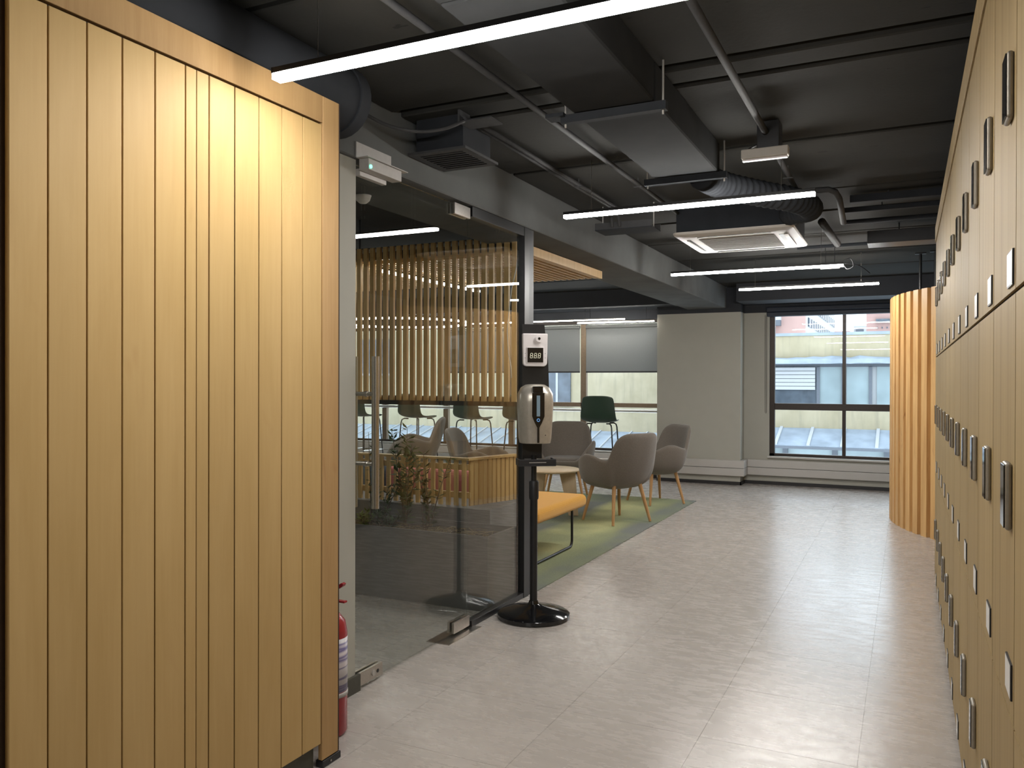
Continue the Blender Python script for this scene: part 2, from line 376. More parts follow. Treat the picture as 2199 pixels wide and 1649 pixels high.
# ================================================================== WALLS
wf = struct('wall_far', MB().box(-3.163, -2.015, YC, YF+.2, 0, 2.335).box(-2.015, -1.68, YF, YF+.2, 0, 2.335)
            .box(-1.68, 1.3, YF, YF+.2, 0, 0.385).box(1.3, XW1, YF, YF+.2, 0, 2.335).box(-9.5, -3.163, YF, YF+.2, 0, 0.36)
            .box(-9.5, -8.9, YF, YF+.2, 0.36, 2.335), 'white_paint')
MB().box(-3.163, -2.015, YC-.002, YF, 2.335, ZC).box(-2.015, XW1, YF-.01, YF+.2, 2.335, ZC).box(-9.5, -3.163, YF-.01, YF+.2, 2.30, ZC).build('upper_band', 'dark_upper', wf)
struct('wall_left', B(XW0-.2, XW0, 2.7, YF+.2, 0, ZC+.05), 'white_paint')
struct('wall_back', B(-9.7, XG-.06, 2.62, 2.75, 0, ZC+.05), 'white_paint')
struct('wall_near', B(-2.4, 0.9, -3.2, -3.0, 0, ZC+.05), 'white_paint')
struct('wall_right', MB().box(0.70, 0.9, -3, 6.5, 0, ZC+.05).box(0.9, XW1+.2, 6.4, 6.5, 0, ZC+.05).box(XW1, XW1+.2, 6.5, YF+.2, 0, ZC+.05), 'white_paint')
struct('wall_partition', B(XG-.06, XG+.012, -3, 2.965, 0, ZB), 'white_paint')
struct('baseboard_partition', B(XG+.012, XG+.028, 2.43, 2.985, 0, 0.075), 'plinth_olive')
bb = MB().box(-3.163, -2.0, YC-.014, YC, 0, .045).box(-2.015, -2.0, YC-.014, YF-.014, 0, .045).box(-2.015, 1.9, YF-.014, YF, 0, .045).box(-9.5, -3.163, YF-.014, YF, 0, .045)
struct('baseboard_far', bb, 'dark_skirting')
# two-compartment cable trunking running round the column and under the windows
tr = struct_empty('trim_1', (-2.0, YF, 0.12))
def trunk(x0, x1, y0, y1):
    return MB().box(x0, x1, y0, y1, .125, .228).box(x0, x1, y0, y1, .233, .335)
trunk(-3.15, -1.955, YC-.055, YC).build('trunking_run', 'white_trim', tr, bevel=.004)
trunk(-2.015, -1.955, YC, YF).build('trunking_corner', 'white_trim', tr, bevel=.004)
trunk(-1.955, 1.9, YF-.055, YF).build('trunking_run', 'white_trim', tr, bevel=.004)
trunk(-9.5, -3.165, YF-.055, YF).build('trunking_run', 'white_trim', tr, bevel=.004)

# timber wall: each board its own piece
wt = struct('wall_timber', B(XP-.045, XP-.016, -0.6, 2.40, 0.09, 2.42), 'gap')
edges = [0.86, 0.965, 1.07, 1.168, None, 1.187, 1.285, 1.39, 1.494, 1.599, 1.705, 1.746, 1.794, 1.898, 2.003, 2.11, 2.215, 2.317]
for a, b in zip(edges[:-1], edges[1:]):
    if a is None or b is None: continue
    gp = 0.0021 if not (abs(b-1.746) < .001) else 0.0012; ga = 0.0021 if not (abs(a-1.746) < .001) else 0.0012
    B(XP-.016, XP, a+ga, b-gp, 0.093, 2.316).build('plank', 'panel_wood', wt, bevel=.0012, seg=1, loc=(XP, (a+b)/2, 1.2))
B(XP-.016, XP+.002, 2.3195, 2.410, 0.030, 2.42).build('stile', 'frame_wood', wt, bevel=.0012, seg=1, loc=(XP, 2.36, 1.2))
B(XP-.016, XP+.002, 0.8, 2.3175, 2.3235, 2.42).xf(Matrix()).build('header_board', 'frame_wood', wt, bevel=.0012, seg=1, loc=(XP, 1.5, 2.36))
B(XP-.05, XP+.0015, 2.4105, 2.416, 0.032, 2.42).build('edge_strip', 'gap', wt)
B(XP-.03, XP-.022, 0.8, 2.30, 0.0, 0.09).build('plinth', 'plinth_olive', wt)
gd = B(XP-.03, XP+.004, 2.322, 2.425, 0.0, 0.026).build('floor_guide', 'black_plastic', wt, bevel=.003)
MB().cyl((XP+.004, 2.365, .014), (XP+.0065, 2.365, .014), .004, n=8).build('screw', 'steel', gd)

# ================================================================== WINDOWS
def pane(x0, x1, z0, z1, y, parent): B(x0, x1, y-.003, y+.003, z0, z1).build('pane', 'window_glass', parent)
w2 = struct_empty('window_2', (-1.68, YF+.06, 0.39)); fy0, fy1 = YF+.04, YF+.10
MB().box(-1.68, -1.615, fy0, fy1, .385, 2.34).box(1.235, 1.30, fy0, fy1, .385, 2.34).box(-1.68, 1.30, fy0, fy1, .385, .425).box(-1.68, 1.30, fy0, fy1, 2.28, 2.34).build('frame', 'frame_brown', w2, bevel=.004)
B(-1.615, 1.235, fy0-.012, fy1, 1.015, 1.105).build('transom', 'frame_brown', w2, bevel=.006)
for x in (-.742, .25): B(x-.022, x+.022, fy0+.004, fy1-.004, .425, 2.28).build('mullion', 'frame_brown', w2, bevel=.004)
for x0, x1 in ((-1.615, -.764), (-.72, .228), (.272, 1.235)):
    pane(x0, x1, 1.105, 2.28, YF+.07, w2); pane(x0, x1, .425, 1.015, YF+.07, w2)
B(-1.70, 1.32, YF-.035, YF+.04, .362, .387).build('window_sill', 'white_trim', w2, bevel=.004)
w1 = struct_empty('window_1', (-3.17, YF+.06, 0.36))
MB().box(-3.22, -3.163, fy0, fy1, .36, 2.30).box(-8.9, -8.84, fy0, fy1, .36, 2.30).box(-8.9, -3.163, fy0, fy1, .36, .40).box(-8.9, -3.163, fy0, fy1, 2.25, 2.30).build('frame', 'frame_brown', w1, bevel=.004)
B(-8.84, -3.22, fy0-.01, fy1, 1.01, 1.075).build('transom', 'frame_tan', w1, bevel=.005)
mx = [-4.386, -5.60, -6.79, -8.0]
for x in mx: B(x-.045, x+.045, fy0-.01, fy1, .40, 2.25).build('mullion', 'frame_tan', w1, bevel=.005)
xe = [-3.22]+mx+[-8.84]
for a, b in zip(xe[:-1], xe[1:]):
    pane(b+.045, a-.045, 1.075, 2.25, YF+.07, w1); pane(b+.045, a-.045, .40, 1.01, YF+.07, w1)
B(-8.9, -3.163, YF-.03, YF+.04, .345, .365).build('window_sill', 'white_trim', w1, bevel=.004)
# grab rail along the windows
t = thing('window_rail', (-5.5, YF-.04, .95), 'brushed metal rail running along the windows below the grey blinds', 'rail')
MB().cyl((-8.85, YF-.05, .965), (-3.19, YF-.05, .965), .022, n=16).build('rail_tube', 'alu', t, smooth=True, sharp=40)
for x in (-3.4, -4.386, -5.6, -6.79, -8.0): B(x-.012, x+.012, YF-.05, YF+.031, .955, .975).build('bracket', 'frame_tan', t)
# blinds
def blind(x0, x1, zb, label, name='roller_blind', y=YF-.0, grp=None, mat='blind'):
    t = thing(name, ((x0+x1)/2, y, 2.2), label, 'roller blind', grp)
    B(x0, x1, y+.012, y+.0145, zb, 2.205).build('blind_fabric', mat, t)
    B(x0, x1, y+.006, y+.020, zb-.022, zb).build('bottom_bar', 'black_plastic', t, bevel=.003)
    MB().cyl((x0, y+.006, 2.21), (x1, y+.006, 2.21), .028, n=16).build('roller_tube', 'blind', t, smooth=True, sharp=40)
    return t
blind(-4.335, -3.185, 1.545, 'half-lowered grey roller blind beside the white column')
blind(-5.55, -4.435, 1.545, 'half-lowered grey roller blind between two tan mullions, above the sanitiser stand')
blind(-6.74, -5.65, 1.545, 'half-lowered grey roller blind partly seen behind the hanging timber slats')
rb = thing('roller_blind', (-.2, YF-.06, 2.30), 'rolled-up navy roller blind in its box above the clear window', 'roller blind')
B(-1.71, 1.33, YF-.065, YF+.035, 2.275, 2.335).build('blind_box', 'navy', rb, bevel=.012)
B(-1.71, 1.33, YF-.095, YF-.012, 2.337, 2.40).build('cassette', 'navy', rb, bevel=.015)
pc = thing('blind_cord', (-1.725, YF-.01, 1.3), 'thin dark pull cord of the navy blind hanging on the white wall', 'cord')
MB().tube([(-1.735, YF-.012, 2.30), (-1.735, YF-.010, 1.6), (-1.733, YF-.010, .98), (-1.722, YF-.010, .965), (-1.715, YF-.010, .99), (-1.715, YF-.010, 1.6), (-1.717, YF-.012, 2.29)], .0028, 6).build('cord_loop', 'black_plastic', pc)

# ================================================================== LOCKERS
PIT, Y0 = 0.425, 1.754
tiers = [(0.035, 0.7545), (0.7615, 1.5645), (1.5735, 2.374)]
def door_mesh(z0, z1): return B(XL, XL+.006, .0035, PIT-.0035, z0, z1).mesh('locker_door', 'locker_wood')
dms = [door_mesh(a, b) for a, b in tiers]
for me, (a, b) in zip(dms, tiers):
    for v in me.vertices: v.co.z -= a; v.co.x -= XL
body_me = B(XL+.0065, .66, .001, PIT-.001, 0.02, 2.374).mesh('carcass', 'gap')
for v in body_me.vertices: v.co.x -= XL
lk = MB().box(-.0125, 0, .0, .066, 0, .128)
lock_me = lk.mesh('lock', 'lock_body')
face_me = B(-.0145, -.0124, .004, .062, .004, .124).mesh('lock_face', 'gloss_black')
plate_me = B(-.0035, 0, 0, .088, 0, .068).mesh('number_plate', 'black_plastic')
foil_me = B(-.0042, -.0034, .003, .085, .003, .065).mesh('plate_face', 'plate')
locks = [0.355, 1.118, 1.900]; plates = [0.052, 0.800, 1.583]
ORD = ['', 'second ', 'third ', 'fourth ', 'fifth ', 'sixth ', 'seventh ', 'eighth ', 'ninth ', 'tenth ', 'eleventh ', 'twelfth ']
for i in range(-1, 11):
    y = Y0+i*PIT; k_ = 10-i
    t = thing('locker_cabinet', (XL, y, 0), (ORD[k_]+'locker column counting from the curved batten screen, three veneer doors with black locks') if k_ else 'locker column closest to the curved batten screen, three veneer doors with black locks', 'locker', 'locker columns along the corridor wall')
    link('carcass', body_me, t, (0, 0, 0))
    for k in range(3):
        d = link('locker_door', dms[k], t, (0, 0, tiers[k][0]))
        lo = link('lock', lock_me, d, (0, .036, locks[k]-tiers[k][0]))
        md = lo.modifiers.new('bevel', 'BEVEL'); md.width = .006; md.segments = 3
        # the glossy face and the foil are sub-pieces of the same door
        fc = link('lock_face', face_me, d, (0, .036, locks[k]-tiers[k][0])); md = fc.modifiers.new('bevel', 'BEVEL'); md.width = .0009; md.segments = 1
        link('number_plate', plate_me, d, (0, .022, plates[k]-tiers[k][0]))
        link('plate_face', foil_me, d, (0, .022, plates[k]-tiers[k][0]))
struct('trim_2', B(XL-.006, .66, .9, Y0+11*PIT, 2.379, 2.485), 'locker_wood', bevel=.002)
struct('trim_3', B(XL+.02, .66, .9, Y0+11*PIT, 0, 0.02), 'dark_skirting')

# ================================================================== BEHIND: curved batten screen (right)
cs = thing('batten_screen', (0.1, 8.7, 0), 'curved floor-standing screen of vertical pine battens beyond the lockers', 'screen')
cx, cy, cr = 1.97, 9.30, 2.13
a0, a1 = math.radians(180+52), math.radians(180-14)
nb = 17
bk = [[], []]
for i in range(nb+1):
    a = a0+(a1-a0)*i/nb
    for q, rr in enumerate((cr-.049, cr-.066)): bk[q].append((cx+rr*math.cos(a), cy+rr*math.sin(a)))
poly = bk[0]+bk[1][::-1]
mb = MB()
for i in range(nb):
    mb.prism([bk[0][i], bk[0][i+1], bk[1][i+1], bk[1][i]], 'z', .012, 2.235)
mb.build('backing_board', 'batten_wood', cs)
wv = cr*abs(a1-a0)/nb
bat = MB().prism([(-wv*.33, -.05), (wv*.33, -.05), (wv*.30, 0), (-wv*.30, 0)], 'z', 0, 2.245).mesh('batten', 'batten_wood')
for i in range(nb):
    a = a0+(a1-a0)*(i+.5)/nb
    o = link('batten', bat, cs, (cx+cr*math.cos(a)-.1, cy+cr*math.sin(a)-8.7, 0)); o.rotation_euler[2] = a-PI/2
for x, y in ((.115, 8.95), (.245, 8.85)):
    h = MB().cyl((x, y, 2.22), (x, y, ZC), .014, n=10).box(x-.05, x+.05, y-.02, y+.02, ZC-.012, ZC).build('ceiling_post', 'black', cs)

# ================================================================== GLASS DOOR + PARTITION
d1 = struct_empty('door_1', (XG, 3.5, 0.012))
B(XG-.006, XG+.006, 2.975, 4.012, .012, 2.372).build('pane', 'glass', d1)
def patch(y0, y1, z0, z1, name='patch_fitting', mat='steel'):
    return MB().box(XG-.022, XG-.0065, y0, y1, z0, z1).box(XG+.0065, XG+.022, y0, y1, z0, z1).build(name, mat, d1, bevel=.002)
patch(3.835, 4.01, 2.312, 2.374); patch(3.835, 4.01, .016, .075)
pl = patch(2.985, 3.165, .016, .075, 'lock_fitting')
MB().cyl((XG+.022, 3.09, .045), (XG+.027, 3.09, .045), .013, n=16).build('key_cylinder', 'grey_metal', pl)
MB().cyl((XG+.022, 3.125, .045), (XG+.0235, 3.125, .045), .009, n=16).build('lock_mark', 'black_plastic', pl)
hd = MB().cyl((XG+.06, 3.050, .815), (XG+.06, 3.050, 1.510), .0175, n=20).build('handle', 'steel', d1, smooth=True, sharp=40)
for z in (1.338, 1.018): MB().cyl((XG-.06, 3.050, z), (XG+.06, 3.050, z), .010, n=12).cyl((XG+.006, 3.050, z), (XG+.018, 3.050, z), .014, n=12).build('handle_standoff', 'steel', hd)
hb = MB().cyl((XG-.06, 3.050, .815), (XG-.06, 3.050, 1.510), .0175, n=20).build('handle', 'steel', d1, smooth=True, sharp=40)
B(XG-.07, XG+.07, 3.70, 4.06, 0, .0035).build('pivot_plate', 'steel', d1)
gp = thing('glass_partition', (XG, 4.4, 0), 'fixed glass pane framed in black steel beside the glass door', 'partition')
B(XG-.006, XG+.006, 4.018, 4.728, .035, 2.33).build('pane', 'glass', gp)
MB().box(XG-.028, XG+.028, 4.72, 4.79, 0, ZB-.001).build('post', 'black', gp, bevel=.002)
B(XG-.020, XG+.022, 4.79, 4.872, 0, ZB-.001).build('post_cover', 'black_plastic', gp, bevel=.002)
B(XG-.025, XG+.025, 4.03, 4.72, 0, .035).build('floor_channel', 'black', gp, bevel=.002)
B(XG-.025, XG+.025, 4.03, 4.72, 2.33, ZB-.001).build('head_channel', 'black', gp, bevel=.002)

# magnetic lock above the door
ml = thing('magnetic_lock', (-2.19, 3.07, 2.35), 'grey magnetic lock with a green light on the beam above the glass door', 'door lock')
B(-2.204, -2.199, 2.93, 3.20, 2.392, 2.46).build('mounting_plate', 'grey_metal', ml)
B(-2.203, -2.150, 2.955, 3.215, 2.338, 2.388).build('magnet_body', 'grey_metal', ml, bevel=.002)
B(-2.203, -2.140, 2.935, 3.255, 2.3885, 2.3915).build('top_flange', 'grey_metal', ml)
B(-2.232, -2.205, 2.965, 3.17, 2.318, 2.350).build('armature', 'grey_metal', ml, bevel=.002)
MB().cyl((-2.1495, 2.968, 2.352), (-2.146, 2.968, 2.352), .008, n=12).build('indicator_light', 'green_led', ml)

# ================================================================== HANGING SLATS, CANOPY
HS = thing('hanging_slat_screen', (-3.6, 5.2, 1.22), 'hanging screen of vertical golden pine slats behind the glass', 'slat screen')
sm_ = B(-.018, .018, -.013, .013, 0, 1.18).mesh('slat', 'slat_wood')
xs = [-2.515-.0615*i for i in range(46)]
for x in xs:
    link('slat', sm_, HS, (x+3.6, 0, .03))
B(-5.35, -2.49, 5.225, 5.262, 2.34, 2.40).build('top_rail', 'black', HS)
B(-5.35, -2.49, 5.234, 5.252, 1.215, 1.285).build('bottom_rail', 'black', HS)
for x in (-2.6, -3.9, -5.2): MB().cyl((x, 5.243, 2.40), (x, 5.243, ZC), .008, n=8).build('hanger_rod', 'black', HS)
CP = thing('slat_canopy', (-3.6, 6.0, 2.32), 'horizontal slatted pine canopy hung beside the ceiling beam', 'canopy')
cm = B(-.017, .017, 5.28-6.0, 6.88-6.0, 0, .06).mesh('slat', 'slat_wood')
for x in xs: link('slat', cm, CP, (x+3.6, 0, 0))
B(-2.497, -2.465, 5.28, 6.90, 2.318, 2.384).build('edge_board', 'slat_wood', CP, loc=(-2.48, 6, 2.35))
for y in (5.5, 6.7): B(-5.35, -2.5, y, y+.04, 2.381, 2.389).build('cross_bar', 'black', CP)
for x in (-2.9, -4.0, -5.1): MB().cyl((x, 6.72, 2.389), (x, 6.72, ZC), .008, n=8).build('hanger_rod', 'black', CP)
MB()
wc = thing('loose_cable', (-2.5, 5.12, 1.3), 'thin white cable dangling in front of the hanging pine slats', 'cable')
MB().tube([(-2.44, 5.12, 2.39), (-2.462, 5.12, 2.2), (-2.50, 5.12, 2.05), (-2.52, 5.12, 1.9), (-2.535, 5.12, 1.75), (-2.525, 5.12, 1.6), (-2.505, 5.12, 1.5), (-2.50, 5.12, 1.42)], .004, 6).build('cable_run', 'cable', wc, smooth=True)

# ================================================================== PLANTER + LOW FENCE
PL = thing('planter', (-4.1, 4.33, 0), 'long dark grey planter box on the floor behind the glass', 'planter')
x0, x1, y0, y1, h = -6.2, -2.272, 4.33, 4.74, .455
MB().box(x0, x1, y0, y0+.018, 0, h).box(x0, x1, y1-.018, y1, 0, h).box(x0, x0+.018, y0+.018, y1-.018, 0, h).box(x1-.018, x1, y0+.018, y1-.018, 0, h).box(x0+.018, x1-.018, y0+.018, y1-.018, 0, .05).build('lower_box', 'planter', PL)
B(-6.2, -2.47, 4.742, 5.275, 0, .545).build('upper_plinth', 'planter', PL, bevel=.003)
so = MB(); rows = []
for i in range(64):
    x = x0+.02+(x1-x0-.04)*i/63
    rows.append([(x, y0+.02+(y1-y0-.04)*j/9, .41+random.uniform(-.012, .016)) for j in range(10)])
so.grid(rows).build('soil_bed', 'soil', PL, smooth=True)
stw = MB()
for i in range(420):
    x = random.uniform(-4.4, -2.31); y = random.uniform(4.37, 4.60); a = random.uniform(0, PI); l = random.uniform(.02, .06)
    dx, dy = math.cos(a)*l, math.sin(a)*l; z = .422+random.uniform(0, .02); w = .0018
    dz = random.uniform(-.008, .02)
    stw.tube([(x-dx, max(4.352, y-dy), z), (x, y, z+abs(dz)), (x+dx, y+dy, z+dz*.5)], w, 4)
stw.build('straw_mulch', 'straw', PL, kind='stuff')
def plant(x, y, hgt, nst, spread, leaf_len, label, name='shrub', mat='leaf', seed=0, group=None, dens=26, base=.42):
    rnd = random.Random(seed)
    t = thing(name, (x, y, base), label, 'plant', group); st, lf = MB(), MB()
    for s in range(nst):
        a = rnd.uniform(0, 2*PI); ln = hgt*rnd.uniform(.55, 1.0) if s else hgt; sp = spread*rnd.uniform(.2, 1)*(1 if s else .25)
        pts = []
        for k in range(6):
            u = k/5; px_ = math.cos(a)*sp*u**1.3*ln; py_ = math.sin(a)*sp*u**1.3*ln*.55; pts.append(Vector((px_, py_, -.04+(ln+.04)*u)))
        st.tube(pts, [.005-.0007*k for k in range(6)], 5)
        for q in range(int(dens*ln/.5)):
            u = rnd.uniform(.12, 1.0); i = min(4, int(u*5)); p = pts[i].lerp(pts[i+1], u*5-i)
            b = rnd.uniform(0, 2*PI); el = rnd.uniform(-.1, .9)
            d = Vector((math.cos(b)*math.cos(el), math.sin(b)*math.cos(el)*.8, math.sin(el))); sd = d.cross(Vector((0, 0, 1))).normalized()
            l = leaf_len*rnd.uniform(.6, 1.1); w = l*.24; n_ = sd.cross(d)*(l*.06)
            lf.add([p, p+d*l*.45+sd*w-n_, p+d*l*.45+n_, p+d*l*.45-sd*w-n_, p+d*l], [(0, 1, 2), (0, 2, 3), (1, 4, 2), (2, 4, 3)])
    st.build('stem', 'stem', t, world=False); lf.build('foliage', mat, t, world=False, kind='stuff')
    return t
plant(-3.02, 4.56, .66, 5, .42, .075, 'tallest leafy shrub in the grey planter, rising in front of the pine slats', seed=3, dens=36)
plant(-2.86, 4.62, .50, 5, .55, .06, 'dark leafy shrub in the grey planter next to the fence corner', seed=5, dens=34)
plant(-3.2, 4.52, .36, 6, .7, .05, 'bushy low shrub at the foot of the tallest shrub in the planter', seed=9, dens=44)
plant(-3.32, 4.60, .62, 3, .25, .05, 'thin wispy plant with small leaves near the steel door handle', seed=12, dens=14)
plant(-3.28, 4.46, .10, 12, 1.6, .05, 'bright green ground cover in the planter below the door handle', name='ground_cover', mat='leaf_bright', seed=21, dens=100)
plant(-3.08, 4.46, .12, 12, 1.3, .045, 'dark green ground cover in the planter between the shrubs', name='ground_cover', seed=22, dens=100)
plant(-2.8, 4.45, .20, 3, .8, .035, 'small dry twiggy plant at the planter corner', name='twiggy_plant', seed=30, dens=6, mat='straw')
LF = thing('low_slat_fence', (-3.4, 4.80, .545), 'low pine slat fence standing on the planter plinth', 'fence')
fm = B(-.015, .015, -.008, .008, .004, .315).mesh('slat', 'slat_wood')
fx = [-2.70-.0615*i for i in range(40)]
for x in fx: link('slat', fm, LF, (x+3.4, .0, 0))
for i in range(11):
    o = link('slat', fm, LF, (-2.665+3.4+.0135*i, .035+.0405*i, 0)); o.rotation_euler[2] = 1.249
B(-5.2, -2.66, 4.812, 4.836, .60, .64).build('fence_rail', 'slat_wood', LF, loc=(-3.4, 4.82, .62))
B(-5.2, -2.66, 4.812, 4.836, .79, .83).build('fence_rail', 'slat_wood', LF, loc=(-3.4, 4.82, .81))
MB().prism([(-5.2, 4.785), (-2.655, 4.785), (-2.50, 5.25), (-2.555, 5.268), (-2.70, 4.845), (-5.2, 4.845)], 'z', .86, .875).build('cap_rail', 'slat_wood', LF, loc=(-3.4, 4.8, .87))

# ================================================================== SOFA + CUSHIONS behind the fence
sf = thing('sofa', (-4.3, 5.75, 0), 'blue-grey upholstered sofa behind the low pine fence', 'sofa')
B(-5.3, -3.72, 5.32, 5.48, .08, .76).build('backrest', 'blue', sf, bevel=.05, seg=4)
B(-5.3, -3.72, 5.49, 6.15, .10, .42).build('seat', 'blue', sf, bevel=.04, seg=3)
for x in (-5.2, -3.82):
    for y in (5.4, 6.05): MB().cyl((x, y, 0.006), (x, y, .11), .015, n=10).build('leg', 'black', sf)
def cushion(name, c, s, mat, label, rz=0, grp=None):
    mb = MB(); n = 9; top, bot = [], []
    for i in range(n):
        r1, r2 = [], []
        for j in range(n):
            u, v = 2*i/(n-1)-1, 2*j/(n-1)-1; hh = s[2]*max(0, (1-u**4)*(1-v**4))**.5
            r1.append((u*s[0], hh, v*s[1])); r2.append((u*s[0], -hh, v*s[1]))
        top.append(r1); bot.append(r2)
    mb.grid(top).grid(bot)
    o = mb.build(name, mat, world=False, smooth=True); o.location = c; o.rotation_euler[2] = rz
    return tag(o, label, 'cushion', grp)
# low pink bench pads seen through the fence
pb = thing('pink_bench', (-3.4, 5.42, 0), 'pink upholstered low bench seen through the gaps of the pine fence', 'bench')
B(-3.70, -2.72, 5.30, 5.40, .10, .72).build('backrest', 'pink', pb, bevel=.03, seg=3)
for x in (-3.6, -2.82): MB().cyl((x, 5.35, .0075), (x, 5.35, .12), .02, n=10).build('leg', 'black', pb)

# ================================================================== CARPET
cp = tag(MB().prism([(-6.8, 5.285), (-2.46, 5.285), (-2.46, 4.92), (-2.205, 4.92), (-2.205, 9.44), (-6.8, 9.44)], 'z', 0.0003, 0.006).build('carpet', 'carpet', loc=(-4, 7, 0)), 'green and grey patchwork carpet under the taupe armchairs', 'carpet')

# ================================================================== ARMCHAIRS
def sstep(a, b, x):
    t = max(0, min(1, (x-a)/(b-a))); return t*t*(3-2*t)
def armchair(loc, d, label, sc=1.0):
    t = thing('armchair', loc, label, 'chair', None, face_dir(*d)); t.scale = (sc,)*3
    nt_, nr = 96, 12; zb = .365; rows = []
    for r in range(nr+1):
        u = (r+.25)/(nr+.25); row = []
        for i in range(nt_):
            th = 2*PI*i/nt_                     # 0 = front (+Y)
            ph = abs(((math.degrees(th)+180) % 360)-180); ph = 180-ph    # 0 = back, 180 = front
            hz = .635+.050*sstep(54, 92, ph)-.05*sstep(98, 125, ph)-.175*sstep(118, 152, ph)
            if ph < 54: hz += .265*max(0, 1-(ph/54)**7)**.5
            rx, ry = .315, .295
            if ph < 62: k = .93+.07*sstep(30, 62, ph)
            else: k = 1.0
            c, s = math.cos(th), math.sin(th); n_ = 2.7
            rad = (abs(s/rx)**n_+abs(c/ry)**n_)**(-1/n_)
            rr = rad*(1-(1-u)**2.6)*(k if u > .6 else 1+(k-1)*u/.6)
            z = zb+(hz-zb)*u**2.3
            y = c*rr-(.075*max(0, z-.5)/.4 if ph < 62 else 0)*(1-sstep(40, 62, ph)*.6)+.0
            flare = 1+.04*sstep(.5, .7, z)*(1 if ph > 60 else 0)
            row.append((s*rr*flare, y, z))
        rows.append(row)
    mb = MB(); mb.grid(rows, cv=True)
    n0 = len(mb.v); mb.v.append(Vector((0, 0, zb-.002)))
    for i in range(nt_): mb.f.append((n0, i, (i+1) % nt_))
    sh = mb.build('shell', 'taupe', t, smooth=True, world=False, solid=.042, off=1, sub=1)
    cu = MB(); rws = []
    for r, (k, z) in enumerate(((.02, .487), (.5, .486), (.8, .480), (.92, .468), (.95, .452), (.9, .43), (.75, .41))):
        row = []
        for i in range(36):
            th = 2*PI*i/36; s, c = math.sin(th), math.cos(th); rad = (abs(s/.265)**2.8+abs(c/.265)**2.8)**(-1/2.8)
            row.append((s*rad*k, c*rad*k+.012, z))
        rws.append(row)
    cu.grid(rws, cv=True).build('seat_cushion', 'taupe', t, smooth=True, world=False)
    for sx in (-1, 1):
        for sy in (-1, 1):
            MB().cyl((sx*.245, sy*.225, .004), (sx*.165, sy*.150, .395), .0135, .021, 14).build('leg', 'leg_wood', t, world=False, smooth=True, sharp=40)
    return t
armchair((-2.60, 7.715, .0075), (-.87, .49), 'taupe armchair with oak legs turned with its back to the floor aisle')
armchair((-2.60, 9.10, .0075), (-.66, -.75), 'taupe armchair with oak legs at the far carpet corner by the white column')
armchair((-3.70, 9.05, .0075), (.25, -.97), 'taupe armchair behind the low round table, below the green bar stool')
armchair((-4.0, 7.5, .0075), (.95, .2), 'taupe armchair behind the glass facing the low round table', 1.0)
armchair((-5.42, 8.35, .0075), (-.85, -.53), 'taupe armchair behind the glass turned away beside the small white table', 1.06)

# ================================================================== TABLES
rt_ = thing('round_table', (-3.33, 7.72, .0075), 'low round ash coffee table between the taupe armchairs', 'table')
MB().lathe([(0, .458), (.29, .458), (.315, .468), (.318, .478), (.31, .484), (0, .484)], 48).build('table_top', 'table_wood', rt_, world=False, smooth=True, sharp=40)
for a in (20, 140, 260):
    a = math.radians(a); q = Matrix.Rotation(a, 4, 'Z')
    MB().prism([(.10, .458), (.27, .458), (.30, 0), (.20, 0)], 'y', -.013, .013).xf(q).build('leg_panel', 'table_wood', rt_, world=False, bevel=.003)
st_ = thing('side_table', (-6.3, 7.8, .0075), 'small white table beside the armchair behind the glass', 'table')
MB().lathe([(0, .50), (.33, .50), (.345, .512), (.34, .522), (0, .522)], 40).build('table_top', 'white_plastic', st_, world=False, smooth=True, sharp=40)
MB().cyl((0, 0, .03), (0, 0, .50), .03, n=16).build('column', 'white_plastic', st_, world=False, smooth=True, sharp=40)
MB().lathe([(0, 0), (.22, 0), (.22, .012), (.03, .03), (0, .03)], 32).build('base', 'white_plastic', st_, world=False, smooth=True, sharp=40)

# ================================================================== YELLOW BENCH
yb = thing('bench', (-3.2, 6.0, .0075), 'mustard yellow upholstered bench on black sled legs beside the black post', 'bench')
B(-3.66, -2.455, 5.46, 6.52, .325, .435).build('seat', 'yellow', yb, bevel=.045, seg=5)
for x in (-2.515, -3.60):
    z = .019; y0, y1 = 5.55, 6.31
    def arc(c, a0, a1, r=.05): return [(x, c[0]+r*math.cos(math.radians(a0+(a1-a0)*k/5)), c[1]+r*math.sin(math.radians(a0+(a1-a0)*k/5))) for k in range(6)]
    pts = [(x, y0, .335)]+arc((y0+.05, z+.05), 180, 270)+arc((y1-.05, z+.05), 270, 360)+arc((y1-.05, .30), 0, 60)+[(x, y1-.06, .338)]
    MB().tube(pts, .011, 10).build('sled_leg', 'black', yb, smooth=True)

